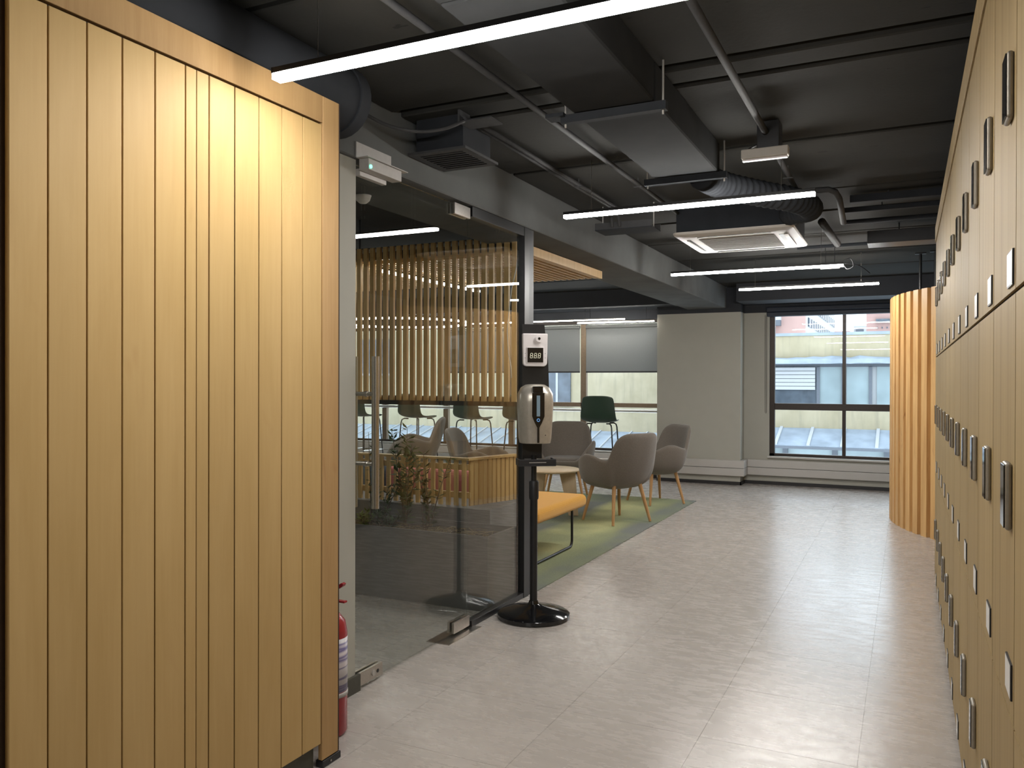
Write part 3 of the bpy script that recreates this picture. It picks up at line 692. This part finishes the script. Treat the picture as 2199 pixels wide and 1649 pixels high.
# ================================================================== BAR STOOLS
def stool(loc, d, label, group=None):
    t = thing('bar_stool', loc, label, 'stool', group, face_dir(*d))
    prof = [(.20, .815), (.17, .832), (.08, .832), (-.05, .828), (-.14, .832), (-.20, .855), (-.235, .91), (-.25, .98), (-.262, 1.08), (-.275, 1.17), (-.282, 1.20)]
    rows = []
    for k, (y, z) in enumerate(prof):
        w = .205+.045*sstep(0, 4, k)-.035*sstep(5, 10, k); row = []
        for j in range(13):
            u = 2*j/12-1; lift = .035*abs(u)**3*(1-sstep(5, 8, k)); fwd = .045*abs(u)**2.5*sstep(4, 8, k)
            rc = 1-.12*sstep(9, 10, k)*abs(u)
            row.append((u*w*rc, y+fwd, z+lift-(.02*abs(u)**4 if k == len(prof)-1 else 0)))
        rows.append(row)
    MB().grid(rows).build('seat_shell', 'green_shell', t, smooth=True, world=False, solid=.010, sub=1)
    for sx in (-1, 1):
        for sy in (-1, 1):
            pts = [(sx*.10, sy*.10-.02, .815), (sx*.15, sy*.14-.02, .818), (sx*.175, sy*.165-.02, .80), (sx*.185, sy*.175-.02, .76), (sx*.235, sy*.225-.02, 0)]
            MB().tube(pts, .0095, 8).build('leg', 'black', t, world=False, smooth=True)
    z = .30; a = .215
    MB().tube([(-a, -a-.02, z), (a, -a-.02, z), (a, a-.02, z), (-a, a-.02, z)], .008, 8, closed=True).build('footrest', 'steel', t, world=False)
    return t
for x, lb, dd in ((-3.80, 'dark green bar stool standing clear beside the white column', (-.12, 1)),
              (-4.98, 'dark green bar stool half hidden by the black partition post', (.1, 1)),
              (-5.80, 'dark green bar stool behind the taupe armchair that faces the round table', (.15, 1)),
              (-6.78, 'dark green bar stool behind the tallest planter shrub', (.2, 1)),
              (-7.80, 'dark green bar stool behind the steel door handle', (.2, 1))):
    stool((x, 10.62, 0), dd, lb)

# ================================================================== SANITISER STAND
ss = thing('sanitiser_stand', (-1.985, 4.37, 0), 'black floor stand with round glossy base holding the sanitiser dispenser', 'stand', None, face_dir(.58, -.81))
# local +Y = front
MB().lathe([(0, 0), (.208, 0), (.214, .006), (.214, .026), (.200, .036), (.12, .055), (.055, .070), (.032, .082), (.026, .10), (0, .10)], 56).build('base', 'gloss_black', ss, world=False, smooth=True, sharp=35)
MB().cyl((0, 0, .09), (0, 0, .70), .0225, n=20).build('lower_pole', 'black', ss, world=False, smooth=True, sharp=40)
MB().lathe([(0, .70), (.027, .70), (.029, .715), (.029, .80), (.024, .81), (0, .81)], 20).build('collar', 'black_plastic', ss, world=False, smooth=True, sharp=40)
MB().cyl((0, 0, .81), (0, 0, .96), .0165, n=16).build('upper_pole', 'black', ss, world=False, smooth=True, sharp=40)
MB().prism([(.070, .94), (-.048, .94), (-.048, 1.02), (-.092, 1.32), (-.086, 1.50), (-.062, 1.735), (.070, 1.735)], 'y', -.006, .0).build('back_plate', 'black', ss, world=False, bevel=.001)
ty = MB().box(-.11, .11, .0, .115, .905, .912).box(-.11, .11, .105, .115, .912, .945).box(-.11, -.10, .0, .105, .912, .945).box(.10, .11, .0, .105, .912, .945)
ty.build('drip_tray', 'black_plastic', ss, world=False, bevel=.003)
B(-.05, .05, .1151, .1155, .925, .929).build('tray_slot', 'grey_metal', ss, world=False)
sd = thing('sanitiser_dispenser', (-1.985, 4.37, 1.03), 'champagne silver automatic sanitiser dispenser with a black window strip', 'dispenser', None, face_dir(.58, -.81))
# housing: rounded body narrowing to the bottom
prof = [(0.0, .088), (.03, .094), (.12, .099), (.24, .104), (.29, .100), (.325, .082), (.342, .055), (.345, .03)]
rows = []
for z, w in prof:
    dp = .125*(.86+.14*min(1, z/.2)) if z < .30 else .125*(1-.35*((z-.30)/.045))
    row = []
    for (u, v) in ((-1, 0), (-1, .45), (-.93, .72), (-.72, .90), (-.40, 1), (.40, 1), (.72, .90), (.93, .72), (1, .45), (1, 0)): row.append((u*w, .002+v*dp, z+.005))
    rows.append(row)
hb_ = MB(); hb_.grid(rows, cv=True); k = len(rows[0])
hb_.f.append(tuple(range(k))); hb_.f.append(tuple(range(len(hb_.v)-1, len(hb_.v)-1-k, -1)))
hs = hb_.build('housing', 'champagne', sd, world=False, bevel=.004, smooth=True, sharp=50)
win = [(-.036, .300), (.036, .300), (.036, .165), (.022, .13), (.006, .10), (.006, .012), (-.006, .012), (-.006, .10), (-.022, .13), (-.036, .165)]
MB().prism(win, 'y', .1275, .1300).build('window_strip', 'gloss_black', sd, world=False)
B(-.030, .030, .085, .1265, .300, .338).build('top_tab', 'gloss_black', sd, world=False, bevel=.004)
M['gauge'] = emit('gauge_blue', (0.16, 0.23, 0.28), 0.06)
M['blue_dot'] = emit('blue_dot', (0.10, 0.25, 0.50), 0.22)
B(-.010, .010, .130, .1308, .165, .285).build('level_gauge', 'gauge', sd, world=False)
MB().tube([(.008*math.cos(a*PI/6), .1308, .143+.008*math.sin(a*PI/6)) for a in range(12)], .0022, 6, closed=True).build('drop_symbol', 'blue_dot', sd, world=False)
MB().cyl((-.045, .1135, .055), (-.045, .1165, .055), .003, n=8).build('status_dot', 'black_plastic', sd, world=False)
# thermometer
tg = thing('wall_thermometer', (-1.985, 4.37, 1.485), 'white infrared thermometer with a three-digit display on top of the black stand', 'thermometer', None, face_dir(.58, -.81))
pl_ = []
for cx_, cz_, a0_, r_ in ((.050, .022, -90, .022), (.070, .188, 0, .005), (-.070, .188, 90, .005), (-.050, .022, 180, .022)):
    for q in range(5):
        a = math.radians(a0_+90*q/4); pl_.append((cx_+r_*math.cos(a), cz_+r_*math.sin(a)))
MB().prism(pl_, 'y', .001, .034).build('casing', 'white_plastic', tg, world=False, bevel=.005, seg=3)
MB().prism([(-.052, .018), (.052, .018), (.052, .114), (-.052, .114)], 'y', .034, .0375).build('display_bezel', 'white_plastic', tg, world=False, bevel=.002)
sc_ = B(-.047, .047, .0376, .0385, .023, .109).build('display', 'gloss_black', tg, world=False)
MB().cyl((-.022, .034, .163), (-.022, .044, .163), .0215, n=24).build('sensor_ring', 'white_plastic', tg, world=False, smooth=True, sharp=40)
MB().cyl((-.022, .044, .163), (-.022, .0446, .163), .008, n=20).build('sensor_lens', 'gloss_black', tg, world=False)
for n_ in range(3):
    ox, oz, w, h2 = -.033+.0235*n_, .048, .016, .030; tt = .0032; sl = .10
    dg = MB()
    def seg(xa, xb, za, zb): dg.prism([(ox+xa+sl*za, oz+za), (ox+xb+sl*za, oz+za), (ox+xb+sl*zb, oz+zb), (ox+xa+sl*zb, oz+zb)], 'y', .0385, .0391)
    e = .0008
    for zz in (0, h2/2-tt/2, h2-tt): seg(tt*.6+e, w-tt*.6-e, zz, zz+tt)
    for xx in (0, w-tt): seg(xx, xx+tt, tt*.6+e, h2/2-e); seg(xx, xx+tt, h2/2+e, h2-tt*.6-e)
    if n_ < 2: seg(w+.002, w+.0045, 0, .0025)
    dg.xf(Matrix.Scale(-1, 4, (1, 0, 0))).build('digit', 'digit', tg, world=False)
for x in (-.060, .060):
    for z in (.05, .075): MB().cyl((x, .034, z), (x, .0347, z), .002, n=8).build('side_dot', 'black_plastic', tg, world=False)
for o in (ss, sd, tg): o.rotation_euler[2] = face_dir(.58, -.81)

# ================================================================== FIRE EXTINGUISHER
fe = thing('fire_extinguisher', (-2.055, 2.575, 0), 'red fire extinguisher with a white and purple label, behind the timber panel edge', 'fire extinguisher')
MB().lathe([(0, .004), (.060, .004), (.066, .015), (.066, .40), (.058, .445), (.035, .475), (.018, .485), (0, .485)], 32).build('cylinder', 'red', fe, world=False, smooth=True, sharp=40)
MB().lathe([(.0662, .175), (.0668, .175), (.0668, .385), (.0662, .385)], 32).build('label_sleeve', 'label_print', fe, world=False, smooth=True)
MB().lathe([(.0662, .155), (.0685, .155), (.0685, .172), (.0662, .172)], 32).build('holding_band', 'grey_metal', fe, world=False, smooth=True)
MB().cyl((0, 0, .48), (0, 0, .535), .014, n=12).build('valve', 'steel', fe, world=False)
MB().box(-.012, .075, -.01, .01, .525, .533).build('lower_lever', 'red', fe, world=False, bevel=.002)
MB().prism([(-.012, .545), (.065, .590), (.070, .600), (.060, .604), (-.012, .560)], 'y', -.010, .010).build('upper_lever', 'red', fe, world=False, bevel=.002)
MB().tube([(0, -.014, .51), (-.02, -.05, .51), (-.03, -.075, .45), (-.02, -.082, .30), (-.01, -.080, .20)], .009, 8).build('hose', 'black_plastic', fe, world=False, smooth=True)

# ================================================================== LINEAR LIGHTS
ZL = 2.36
def linear(x0, x1, y, label, grp=None, z=ZL, along='x', mat='led', hang=True):
    c = ((x0+x1)/2, y, z) if along == 'x' else (x0, (x1+y)/2, z)
    t = thing('linear_light', c, label, 'ceiling light', grp)
    def bx(a0, a1, w, z0, z1): return B(a0, a1, y-w, y+w, z0, z1) if along == 'x' else B(x0-w, x0+w, a0, a1, z0, z1)
    A0, A1 = (x0, x1) if along == 'x' else (x1, y)
    bx(A0, A1, .019, z-.013, z+.004).build('diffuser', mat, t)
    bx(A0, A1, .021, z+.005, z+.022).build('housing', 'black', t)
    bx(A0-.001, A0+.003, .022, z+.004, z+.022).build('end_cap', 'black', t); bx(A1-.003, A1+.001, .022, z+.004, z+.022).build('end_cap', 'black', t)
    if hang:
        for f in (.12, .88):
            a = A0+(A1-A0)*f
            p = (a, y) if along == 'x' else (x0, a)
            MB().cyl((*p, z+.022), (*p, ZC-.001), .0013, n=6).build('suspension_wire', 'steel', t)
    return t
linear(-1.70, -.36, -1.9, 'added fill light out of view behind the camera, shaped like the linear LED lights', z=2.31)  # added lamp, unseen behind the camera, to brighten the near corridor
linear(-1.752, -.40, 1.93, 'linear LED light in front of the timber panel, closest to its top corner', z=2.335)
linear(-1.80, -.425, 4.39, 'linear LED light hung between the glass partition and the ceiling cassette')
linear(-1.91, -.475, 7.19, 'linear LED light just beyond the white ceiling cassette')
linear(-1.58, -.25, 8.66, 'linear LED light hung closest to the clear window with the navy blind')
linear(-3.78, 5.35, 7.0, 'linear LED light running above the slat canopy, glimpsed through the hanging slats', along='y', z=2.28, mat='led_soft', hang=False)
linear(-7.9, -6.3, 7.2, 'linear LED light deep in the lounge beyond the hanging slats', z=2.45)
linear(-7.9, -6.3, 4.4, 'linear LED light over the lounge side of the planter', z=2.45)
for (x0, x1, y, z, lb) in ((-8.8, -3.60, 11.02, 2.285, 'long slim LED strip under the dark beam above the grey blinds'), (-4.35, -3.20, 11.12, 2.250, 'short slim LED strip above the blind beside the white column')):
    t = thing('led_strip', ((x0+x1)/2, y, z), lb, 'strip light')
    B(x0, x1, y-.010, y+.010, z-.012, z).build('diffuser', 'led_soft', t)
    B(x0, x1, y-.012, y+.012, z+.001, z+.012).build('channel', 'grey_metal', t)
    for f in (.1, .9):
        a = x0+(x1-x0)*f; MB().cyl((a, y, z+.012), (a, y, 2.44), .003, n=6).build('bracket', 'black', t)
# ring pendant
rp = thing('ring_light', (-5.05, 7.6, 2.04), 'round LED ring pendant glimpsed through the hanging slats', 'pendant light')
MB().tube([(.72*math.cos(2*PI*i/48), .72*math.sin(2*PI*i/48), 0) for i in range(48)], .011, 6, closed=True).build('ring_diffuser', 'led_soft', rp, world=False, smooth=True)
MB().tube([(.72*math.cos(2*PI*i/48), .72*math.sin(2*PI*i/48), .022) for i in range(48)], .013, 6, closed=True).build('ring_housing', 'black', rp, world=False, smooth=True)
for i in range(3):
    a = 2*PI*i/3+.3; MB().cyl((.72*math.cos(a), .72*math.sin(a), .03), (.72*math.cos(a), .72*math.sin(a), ZC-2.041), .0013, n=6).build('suspension_wire', 'steel', rp, world=False)

# ================================================================== AIR CONDITIONING CASSETTE
ac = thing('ceiling_cassette', (-1.13, 6.32, 2.455), 'white four-way ceiling air conditioning cassette', 'air conditioner')
ax0, ax1, ay0, ay1, az = -1.555, -.705, 5.86, 6.80, 2.455
rows = []
def rrect(hw, hl, r, z, n=5):
    o = []
    for cx_, cy_, a0_ in ((hw-r, hl-r, 0), (-hw+r, hl-r, 90), (-hw+r, -hl+r, 180), (hw-r, -hl+r, 270)):
        for q in range(n+1):
            a = math.radians(a0_+90*q/n); o.append((cx_+r*math.cos(a), cy_+r*math.sin(a), z))
    return o
hw, hl = (ax1-ax0)/2, (ay1-ay0)/2
for s_, z in ((1, .030), (1.0, .022), (.985, .012), (.86, .002), (.80, 0)): rows.append(rrect(hw*s_, hl*s_, .05, z))
pm = MB(); pm.grid(rows, cv=True); k = len(rows[0]); pm.f.append(tuple(range(4*k, 5*k))); pm.f.append(tuple(range(k)))
pn = pm.build('face_panel', 'ac_white', ac, world=False)
B(-.27, .27, -.28, .28, -.003, .004).build('intake_grille', 'ac_grille', ac, world=False, bevel=.002)
for i in range(9): B(-.262, .262, -.265+.0625*i, -.258+.0625*i, -.0045, -.0025).build('grille_bar', 'ac_grille', ac, world=False)
def slot(x0, x1, y0, y1, fl):
    B(x0, x1, y0, y1, -.0015, .006).build('outlet_slot', 'black_plastic', ac, world=False)
    f = B(*fl, -.006, -.003).build('flap', 'ac_white', ac, world=False)
slot(-.26, .26, -.375, -.345, (-.26, .26, -.372, -.358)); slot(-.26, .26, .345, .375, (-.26, .26, .358, .372))
slot(-.36, -.33, -.27, .27, (-.357, -.343, -.27, .27)); slot(.30, .36, -.26, .26, (.335, .365, -.27, .27))
B(-.40, .40, -.43, .43, .031, ZC-2.455-.002).build('casing', 'duct_dark', ac, world=False)

# ================================================================== CEILING SERVICES
du = thing('air_duct', (-1.08, 3.3, 2.51), 'rectangular grey sheet-metal air duct running under the slab', 'duct')
for y0, y1 in ((0.6, 2.05), (2.06, 3.12), (3.13, 4.36)): B(-1.245, -.90, y0, y1, 2.505, ZC-.004).build('duct_section', 'duct', du, bevel=.006, seg=1)
for y in (3.14, 4.33):
    b_ = B(-1.30, -.855, y-.018, y+.018, 2.47, 2.504).build('trapeze_bar', 'duct_dark', du)
    for x in (-1.285, -.87): MB().cyl((x, y, 2.455), (x, y, ZC-.002), .0045, n=8).build('threaded_rod', 'grey_metal', du)
B(-1.36, -1.28, 3.10, 3.17, 2.495, 2.51).build('bracket_plate', 'duct_dark', du)
fd = thing('flexible_duct', (-.75, 4.7, 2.5), 'dark ribbed flexible hose joining the grey duct to the ceiling cassette', 'duct')
def spline(pts, n=40):
    out = []; P_ = [Vector(p) for p in pts]; P_ = [P_[0]*2-P_[1]]+P_+[P_[-1]*2-P_[-2]]
    m_ = len(P_)-3
    for i in range(m_):
        for k in range(n//m_+1):
            t = k/(n//m_+1); a, b, c, d = P_[i:i+4]
            out.append(.5*((2*b)+(c-a)*t+(2*a-5*b+4*c-d)*t*t+(3*b-a-3*c+d)*t**3))
    out.append(P_[-2]); return out
pts = spline([(-1.0, 4.375, 2.51), (-.95, 4.6, 2.505), (-.80, 4.9, 2.505), (-.62, 5.2, 2.505), (-.56, 5.5, 2.505), (-.72, 5.79, 2.54)], 120)
MB().tube(pts, [.072+.006*math.sin(i*1.57) for i in range(len(pts))], 14).build('hose_run', 'duct_dark', fd, smooth=True)
def pipe(pts, r, label, name='conduit_pipe', mat='conduit', clips=(), cat='pipe', zt=ZC):
    t = thing(name, pts[len(pts)//2], label, cat)
    MB().tube(pts, r, 10).build('pipe_run', mat, t, smooth=True)
    for c in clips: MB().box(c[0]-r-.012, c[0]+r+.012, c[1]-.010, c[1]+.010, c[2]-r-.004, c[2]-r-.001).box(c[0]-.003, c[0]+.003, c[1]-.003, c[1]+.003, c[2]+r, zt).build('pipe_clip', mat, t)
    return t
pipe([(-.625, 1.0, 2.615), (-.625, 3.0, 2.615), (-.625, 4.088, 2.615)], .0165, 'straight ceiling pipe ending at the emergency light box', clips=((-.625, 2.4, 2.615),))
pipe([(-.628, 4.203, 2.615), (-.635, 5.45, 2.615)], .0165, 'short straight pipe leaving the emergency light box', clips=((-.633, 5.0, 2.615),))
pipe([(-1.845, 3.42, 2.63), (-1.86, 5.6, 2.63)], .013, 'ceiling conduit closest to the dark beam', clips=((-1.855, 4.75, 2.63),))
pipe([(-1.885, 3.42, 2.635), (-1.90, 5.6, 2.635)], .011, 'thin ceiling conduit paired beside the one closest to the beam')
pipe([(-1.515, 1.2, 2.63), (-1.515, 5.86, 2.63)], .014, 'ceiling conduit between the grey duct and the beam conduits', clips=((-1.515, 4.9, 2.63),))
cb = thing('conduit_box', (-1.84, 3.36, 2.63), 'flat cable tray end where two ceiling conduits start', 'cable tray')
B(-1.895, -1.72, 3.30, 3.42, 2.608, 2.614).build('tray_plate', 'conduit', cb); B(-1.895, -1.885, 3.30, 3.40, 2.614, ZC-.001).build('tray_side', 'conduit', cb)
pipe(spline([(-2.19, 2.9, 2.60), (-2.1, 3.02, 2.545), (-2.0, 3.12, 2.53), (-1.92, 3.22, 2.56), (-1.86, 3.30, 2.61)], 24), .008, 'drooping cable loop beside the ceiling diffuser', name='ceiling_cable', cat='cable')
# large dark duct over the glass door
bd = thing('round_duct', (-1.95, 2.2, 2.55), 'large dark round duct above the timber panel header', 'duct')
MB().cyl((-2.05, -.5, 2.515), (-2.05, 2.62, 2.515), .135, n=28).build('duct_body', 'duct_dark', bd, smooth=True, sharp=40)
MB().cyl((-2.05, 2.58, 2.515), (-2.05, 2.64, 2.515), .142, n=28).build('end_collar', 'duct_dark', bd, smooth=True, sharp=40)
cs_ = thing('ceiling_sensor', (-2.62, 3.55, 2.39), 'small white dome sensor on the beam behind the glass door', 'sensor')
MB().lathe([(0, -.045), (.02, -.042), (.036, -.028), (.042, -.010), (.045, -.001), (0, -.001)], 24).build('dome', 'white_plastic', cs_, world=False, smooth=True)
# square diffuser
df = thing('air_diffuser', (-2.03, 3.5, 2.50), 'dark square louvred air diffuser hung by the beam above the glass door', 'air vent')
MB().box(-2.19, -1.87, 3.33, 3.37, 2.495, 2.507).box(-2.19, -1.87, 3.63, 3.67, 2.495, 2.507).box(-2.19, -2.15, 3.37, 3.63, 2.495, 2.507).box(-1.91, -1.87, 3.37, 3.63, 2.495, 2.507).build('diffuser_frame', 'conduit', df)
for i in range(8): B(-2.15, -1.91, 3.385+.031*i, 3.392+.031*i, 2.494, 2.515).build('louvre', 'conduit', df)
B(-2.16, -1.90, 3.36, 3.64, 2.516, ZC).build('neck_box', 'duct_dark', df)
# emergency light
el = thing('emergency_light', (-.62, 4.1, 2.48), 'white emergency light bar hung under a black box on the slab', 'emergency light')
B(-.665, -.56, 4.09, 4.20, 2.535, ZC).build('driver_box', 'black_plastic', el, bevel=.003)
B(-.735, -.515, 4.06, 4.11, 2.487, 2.533).build('lamp_body', 'ac_white', el, bevel=.004)
B(-.73, -.52, 4.072, 4.098, 2.478, 2.486).build('lamp_lens', 'white_plastic', el)
MB().tube([(-.73, 4.11, 2.53), (-.70, 4.14, 2.56), (-.665, 4.15, 2.575)], .004, 6).build('feed_cable', 'black_plastic', el)
el2 = thing('emergency_light', (-.66, 8.1, 2.45), 'small emergency light bar between the two linear lights closest to the window', 'emergency light')
B(-.75, -.57, 8.2, 8.24, 2.475, 2.52).build('lamp_body', 'grey_metal', el2, bevel=.004)
B(-.745, -.575, 8.21, 8.232, 2.468, 2.474).build('lamp_lens', 'white_plastic', el2)
for x in (-.70, -.62): MB().cyl((x, 8.22, 2.52), (x, 8.22, ZC), .004, n=6).build('drop_rod', 'black_plastic', el2)
# cable tray with bracket near the beam
ct = thing('cable_tray', (-1.75, 5.6, 2.5), 'dark cable tray with a bent pipe bracket between the beam and the cassette', 'cable tray')
B(-2.02, -1.60, 5.50, 5.72, 2.478, 2.484).build('tray_base', 'duct_dark', ct); B(-2.02, -1.60, 5.50, 5.506, 2.484, 2.53).build('tray_side', 'conduit', ct); B(-2.02, -1.60, 5.714, 5.72, 2.484, 2.53).build('tray_side', 'conduit', ct)
MB().tube([(-1.95, 5.45, 2.575), (-1.84, 5.45, 2.575), (-1.83, 5.45, 2.565), (-1.825, 5.47, 2.49)], .010, 8).build('bent_pipe', 'conduit', ct, smooth=True)
MB().tube([(-1.90, 5.48, 2.56), (-1.885, 5.47, 2.555), (-1.88, 5.47, 2.49)], .010, 8).build('bent_pipe', 'conduit', ct, smooth=True)
for x in (-2.0, -1.62): MB().cyl((x, 5.61, 2.484), (x, 5.61, ZC), .005, n=8).build('threaded_rod', 'grey_metal', ct)
# services crossing the slab beyond the lockers
def bar(x0, x1, y0, y1, z0, z1, label, name, mat='duct_dark', cat='duct'):
    t = thing(name, ((x0+x1)/2, (y0+y1)/2, z0), label, cat)
    B(x0, x1, y0, y1, z0, z1).build('run', mat, t, bevel=.004)
    for x in (x0+.1*(x1-x0), x0+.8*(x1-x0)): MB().cyl((x, (y0+y1)/2, z1), (x, (y0+y1)/2, ZC), .005, n=6).build('hanger_rod', 'conduit', t)
    return t
bar(-.29, 2.0, 7.05, 7.30, 2.50, 2.60, 'flat black duct crossing above the end of the lockers', 'cross_duct', 'black_plastic')
bar(-.35, 2.0, 5.88, 5.95, 2.60, 2.65, 'upper of two dark cable channels crossing behind the emergency light', 'cable_channel')
bar(-.40, 2.0, 6.14, 6.18, 2.585, 2.62, 'lower of two dark cable channels crossing behind the emergency light', 'cable_channel')
pipe([(-.42, 6.6, 2.60), (2.0, 6.6, 2.60)], .018, 'dark cross pipe just before the flat black duct', mat='duct_dark')
pipe([(-.9, 7.75, 2.61), (2.0, 7.75, 2.61)], .016, 'dark cross pipe just beyond the flat black duct', mat='duct_dark')
pipe([(-.60, 5.55, 2.63), (-.46, 5.56, 2.63), (-.42, 5.60, 2.62), (-.40, 5.68, 2.59), (-.40, 6.05, 2.50)], .020, 'bent insulated pipe beside the ceiling cassette')
pipe([(-.58, 6.5, 2.60), (-.55, 7.6, 2.60)], .030, 'short thick pipe running from the cassette towards the window')
pipe(spline([(-.47, 7.2, 2.40), (-.42, 7.2, 2.41), (-.40, 7.22, 2.35), (-.45, 7.24, 2.33), (-.47, 7.26, 2.38), (-.36, 7.3, 2.36), (-.28, 7.35, 2.30)], 30), .004, 'loose black lead curling from the end of a linear light', name='light_lead', mat='black_plastic', cat='cable')

# ================================================================== OUTSIDE
YB = 18.0
bl = thing('opposite_building', (-1.5, YB, -4), 'cream rendered building opposite with zinc flashing and shuttered windows', 'building')
B(-4.4, 6, YB, YB+5, 1.83, 2.36).build('parapet_wall', 'stucco', bl)
B(-4.4, 6, YB-.02, YB+4.9, 2.36, 2.42).build('coping', 'flash', bl)
fl = MB(); rows = []
for i in range(60):
    x = -4.4+10.4*i/59; rows.append([(x, YB-.01, 1.91+random.uniform(-.02, .03)), (x, YB-.16, 1.86+random.uniform(-.01, .01)), (x, YB-.17, 1.77+random.uniform(-.012, .012)), (x, YB-.02, 1.76)])
fl.grid(rows).build('flashing', 'flash', bl)
B(-4.4, 6, YB+.02, YB+5, .42, .90).build('spandrel_wall', 'stucco', bl)
B(-4.4, 6, YB+.10, YB+5, .90, 1.83).build('recess_wall', 'pale_conc', bl)
B(-4.4, 6, YB+.06, YB+.1, 1.70, 1.76).build('window_head', 'far_grey', bl)
wins = [(-2.62, -1.70, 'far_dark_glass', True), (-1.64, -1.22, 'far_glass', False), (-1.12, -.70, 'far_glass', False), (-.55, .4, 'far_glass', False), (.5, 1.6, 'far_glass', False), (-4.3, -3.7, 'far_dark_glass', False), (-3.6, -2.75, 'far_glass', False)]
for x0, x1, mt, sh in wins:
    wn = B(x0, x1, YB+.06, YB+.1, .90, 1.70).build('window', mt, bl)
    B(x1, x1+.06, YB+.03, YB+.1, .90, 1.70).build('window_post', 'far_grey', bl)
    if sh:
        for i in range(6): B(x0, x1-.03, YB+.02, YB+.05, 1.225+.08*i, 1.295+.08*i).build('shutter_slat', 'pale_conc', bl)
# zinc lean-to roof below
le = MB().prism([(YB-.9, .08), (YB+.02, .36), (YB+.02, .42), (YB-.9, .12)], 'x', -4.4, 6).build('lean_to_roof', 'flash', bl)
for i in range(16):
    x = -4.3+.625*i; MB().prism([(YB-.9, .12), (YB+.02, .42), (YB+.02, .45), (YB-.9, .15)], 'x', x, x+.06).build('roof_rib', 'pale_conc', bl)
B(-4.4, 6, YB-.92, YB-.86, .05, .10).build('gutter', 'far_grey', bl)
B(-4.4, 6, YB-.5, YB+5, -4, .06).build('lower_wall', 'far_glass', bl)
for i in range(10): B(-4.2+.95*i, -4.1+.95*i, YB-.56, YB-.50, -2, .06).build('lower_post', 'far_grey', bl)
# long pale building further left
b2 = thing('annex_building', (-12, 19.5, -4), 'long pale cream annex seen low through the windows with the grey blinds', 'building')
B(-26, -4.7, 19.6, 24, -4, 6.5).build('annex_wall', 'stucco', b2)
for x0, x1, z0, z1 in ((-8.6, -7.85, .80, 1.75), (-16.6, -15.4, 1.35, 2.3), (-16.6, -15.4, 2.9, 3.9), (-14.6, -13.5, 1.6, 2.6), (-18.9, -17.9, 1.35, 2.3)):
    wn = B(x0, x1, 19.56, 19.6, z0, z1).build('window', 'far_dark_glass', b2)
    B(x0-.06, x1+.06, 19.53, 19.6, z0-.06, z0).build('window_ledge', 'pale_conc', b2)
    B((x0+x1)/2-.03, (x0+x1)/2+.03, 19.54, 19.6, z0, z1).build('window_bar', 'pale_conc', b2)
B(-17.9, -17.2, 19.3, 19.6, 2.5, 3.0).build('condenser_unit', 'pale_conc', b2)
r2 = MB().prism([(16.6, -.75), (19.6, .05), (19.6, .12), (16.6, -.68)], 'x', -22, -4.7).build('sheet_roof', 'flash', b2)
for i in range(42): MB().prism([(16.6, -.68), (19.6, .12), (19.6, .15), (16.6, -.65)], 'x', -21.8+.41*i, -21.77+.41*i).build('roof_seam', 'pale_conc', b2)
# terracotta blocks behind
b3 = thing('terracotta_block', (-8, 40, -4), 'terracotta apartment block with a pale banded side rising behind the cream parapet', 'building')
B(-14, -4.26, 40, 56, -4, 9).build('block_wall', 'brick', b3)
B(-14, -5.35, 39.6, 40, 4.02, 4.28).build('balcony_band', 'far_grey', b3); B(-14, -5.35, 39.6, 40, 4.28, 5.2).build('balcony_glazing', 'pale_conc', b3); B(-14, -5.35, 39.6, 40, 3.0, 3.40).build('balcony_slab', 'pale_conc', b3)
B(-4.26, -4.20, 40, 56, -4, 9).build('side_facade', 'pale_conc', b3)
for z in (3.98, 4.85):
    B(-4.20, -4.15, 40.3, 55.7, z, z+.42).build('window_band', 'far_dark_glass', b3)
    for i in range(14): B(-4.15, -4.12, 40.6+1.1*i, 40.85+1.1*i, z, z+.42).build('band_post', 'pale_conc', b3)
b5 = thing('distant_block', (0, 60, -4), 'distant pink brick block with rows of small vents behind the cream parapet', 'building')
B(-2.5, 8, 60, 66, -4, 9).build('block_wall', 'brick', b5)
B(-3.3, -2.5, 60, 64, -4, 5.2).build('annex_block', 'pale_conc', b5); B(-3.15, -2.65, 59.9, 60, 4.75, 4.98).build('annex_window', 'far_grey', b5)
B(-1.9, 7, 59.8, 60, 5.35, 5.62).build('window_band', 'far_dark_glass', b5)
for i in range(9):
    for z in (4.62, 4.98): B(-1.85+.3*i, -1.77+.3*i, 59.9, 60, z, z+.10).build('vent_hole', 'far_grey', b5)
B(-4.8, -3.4, 58, 59.9, -4, 4.75).build('low_roof', 'brick', b5)
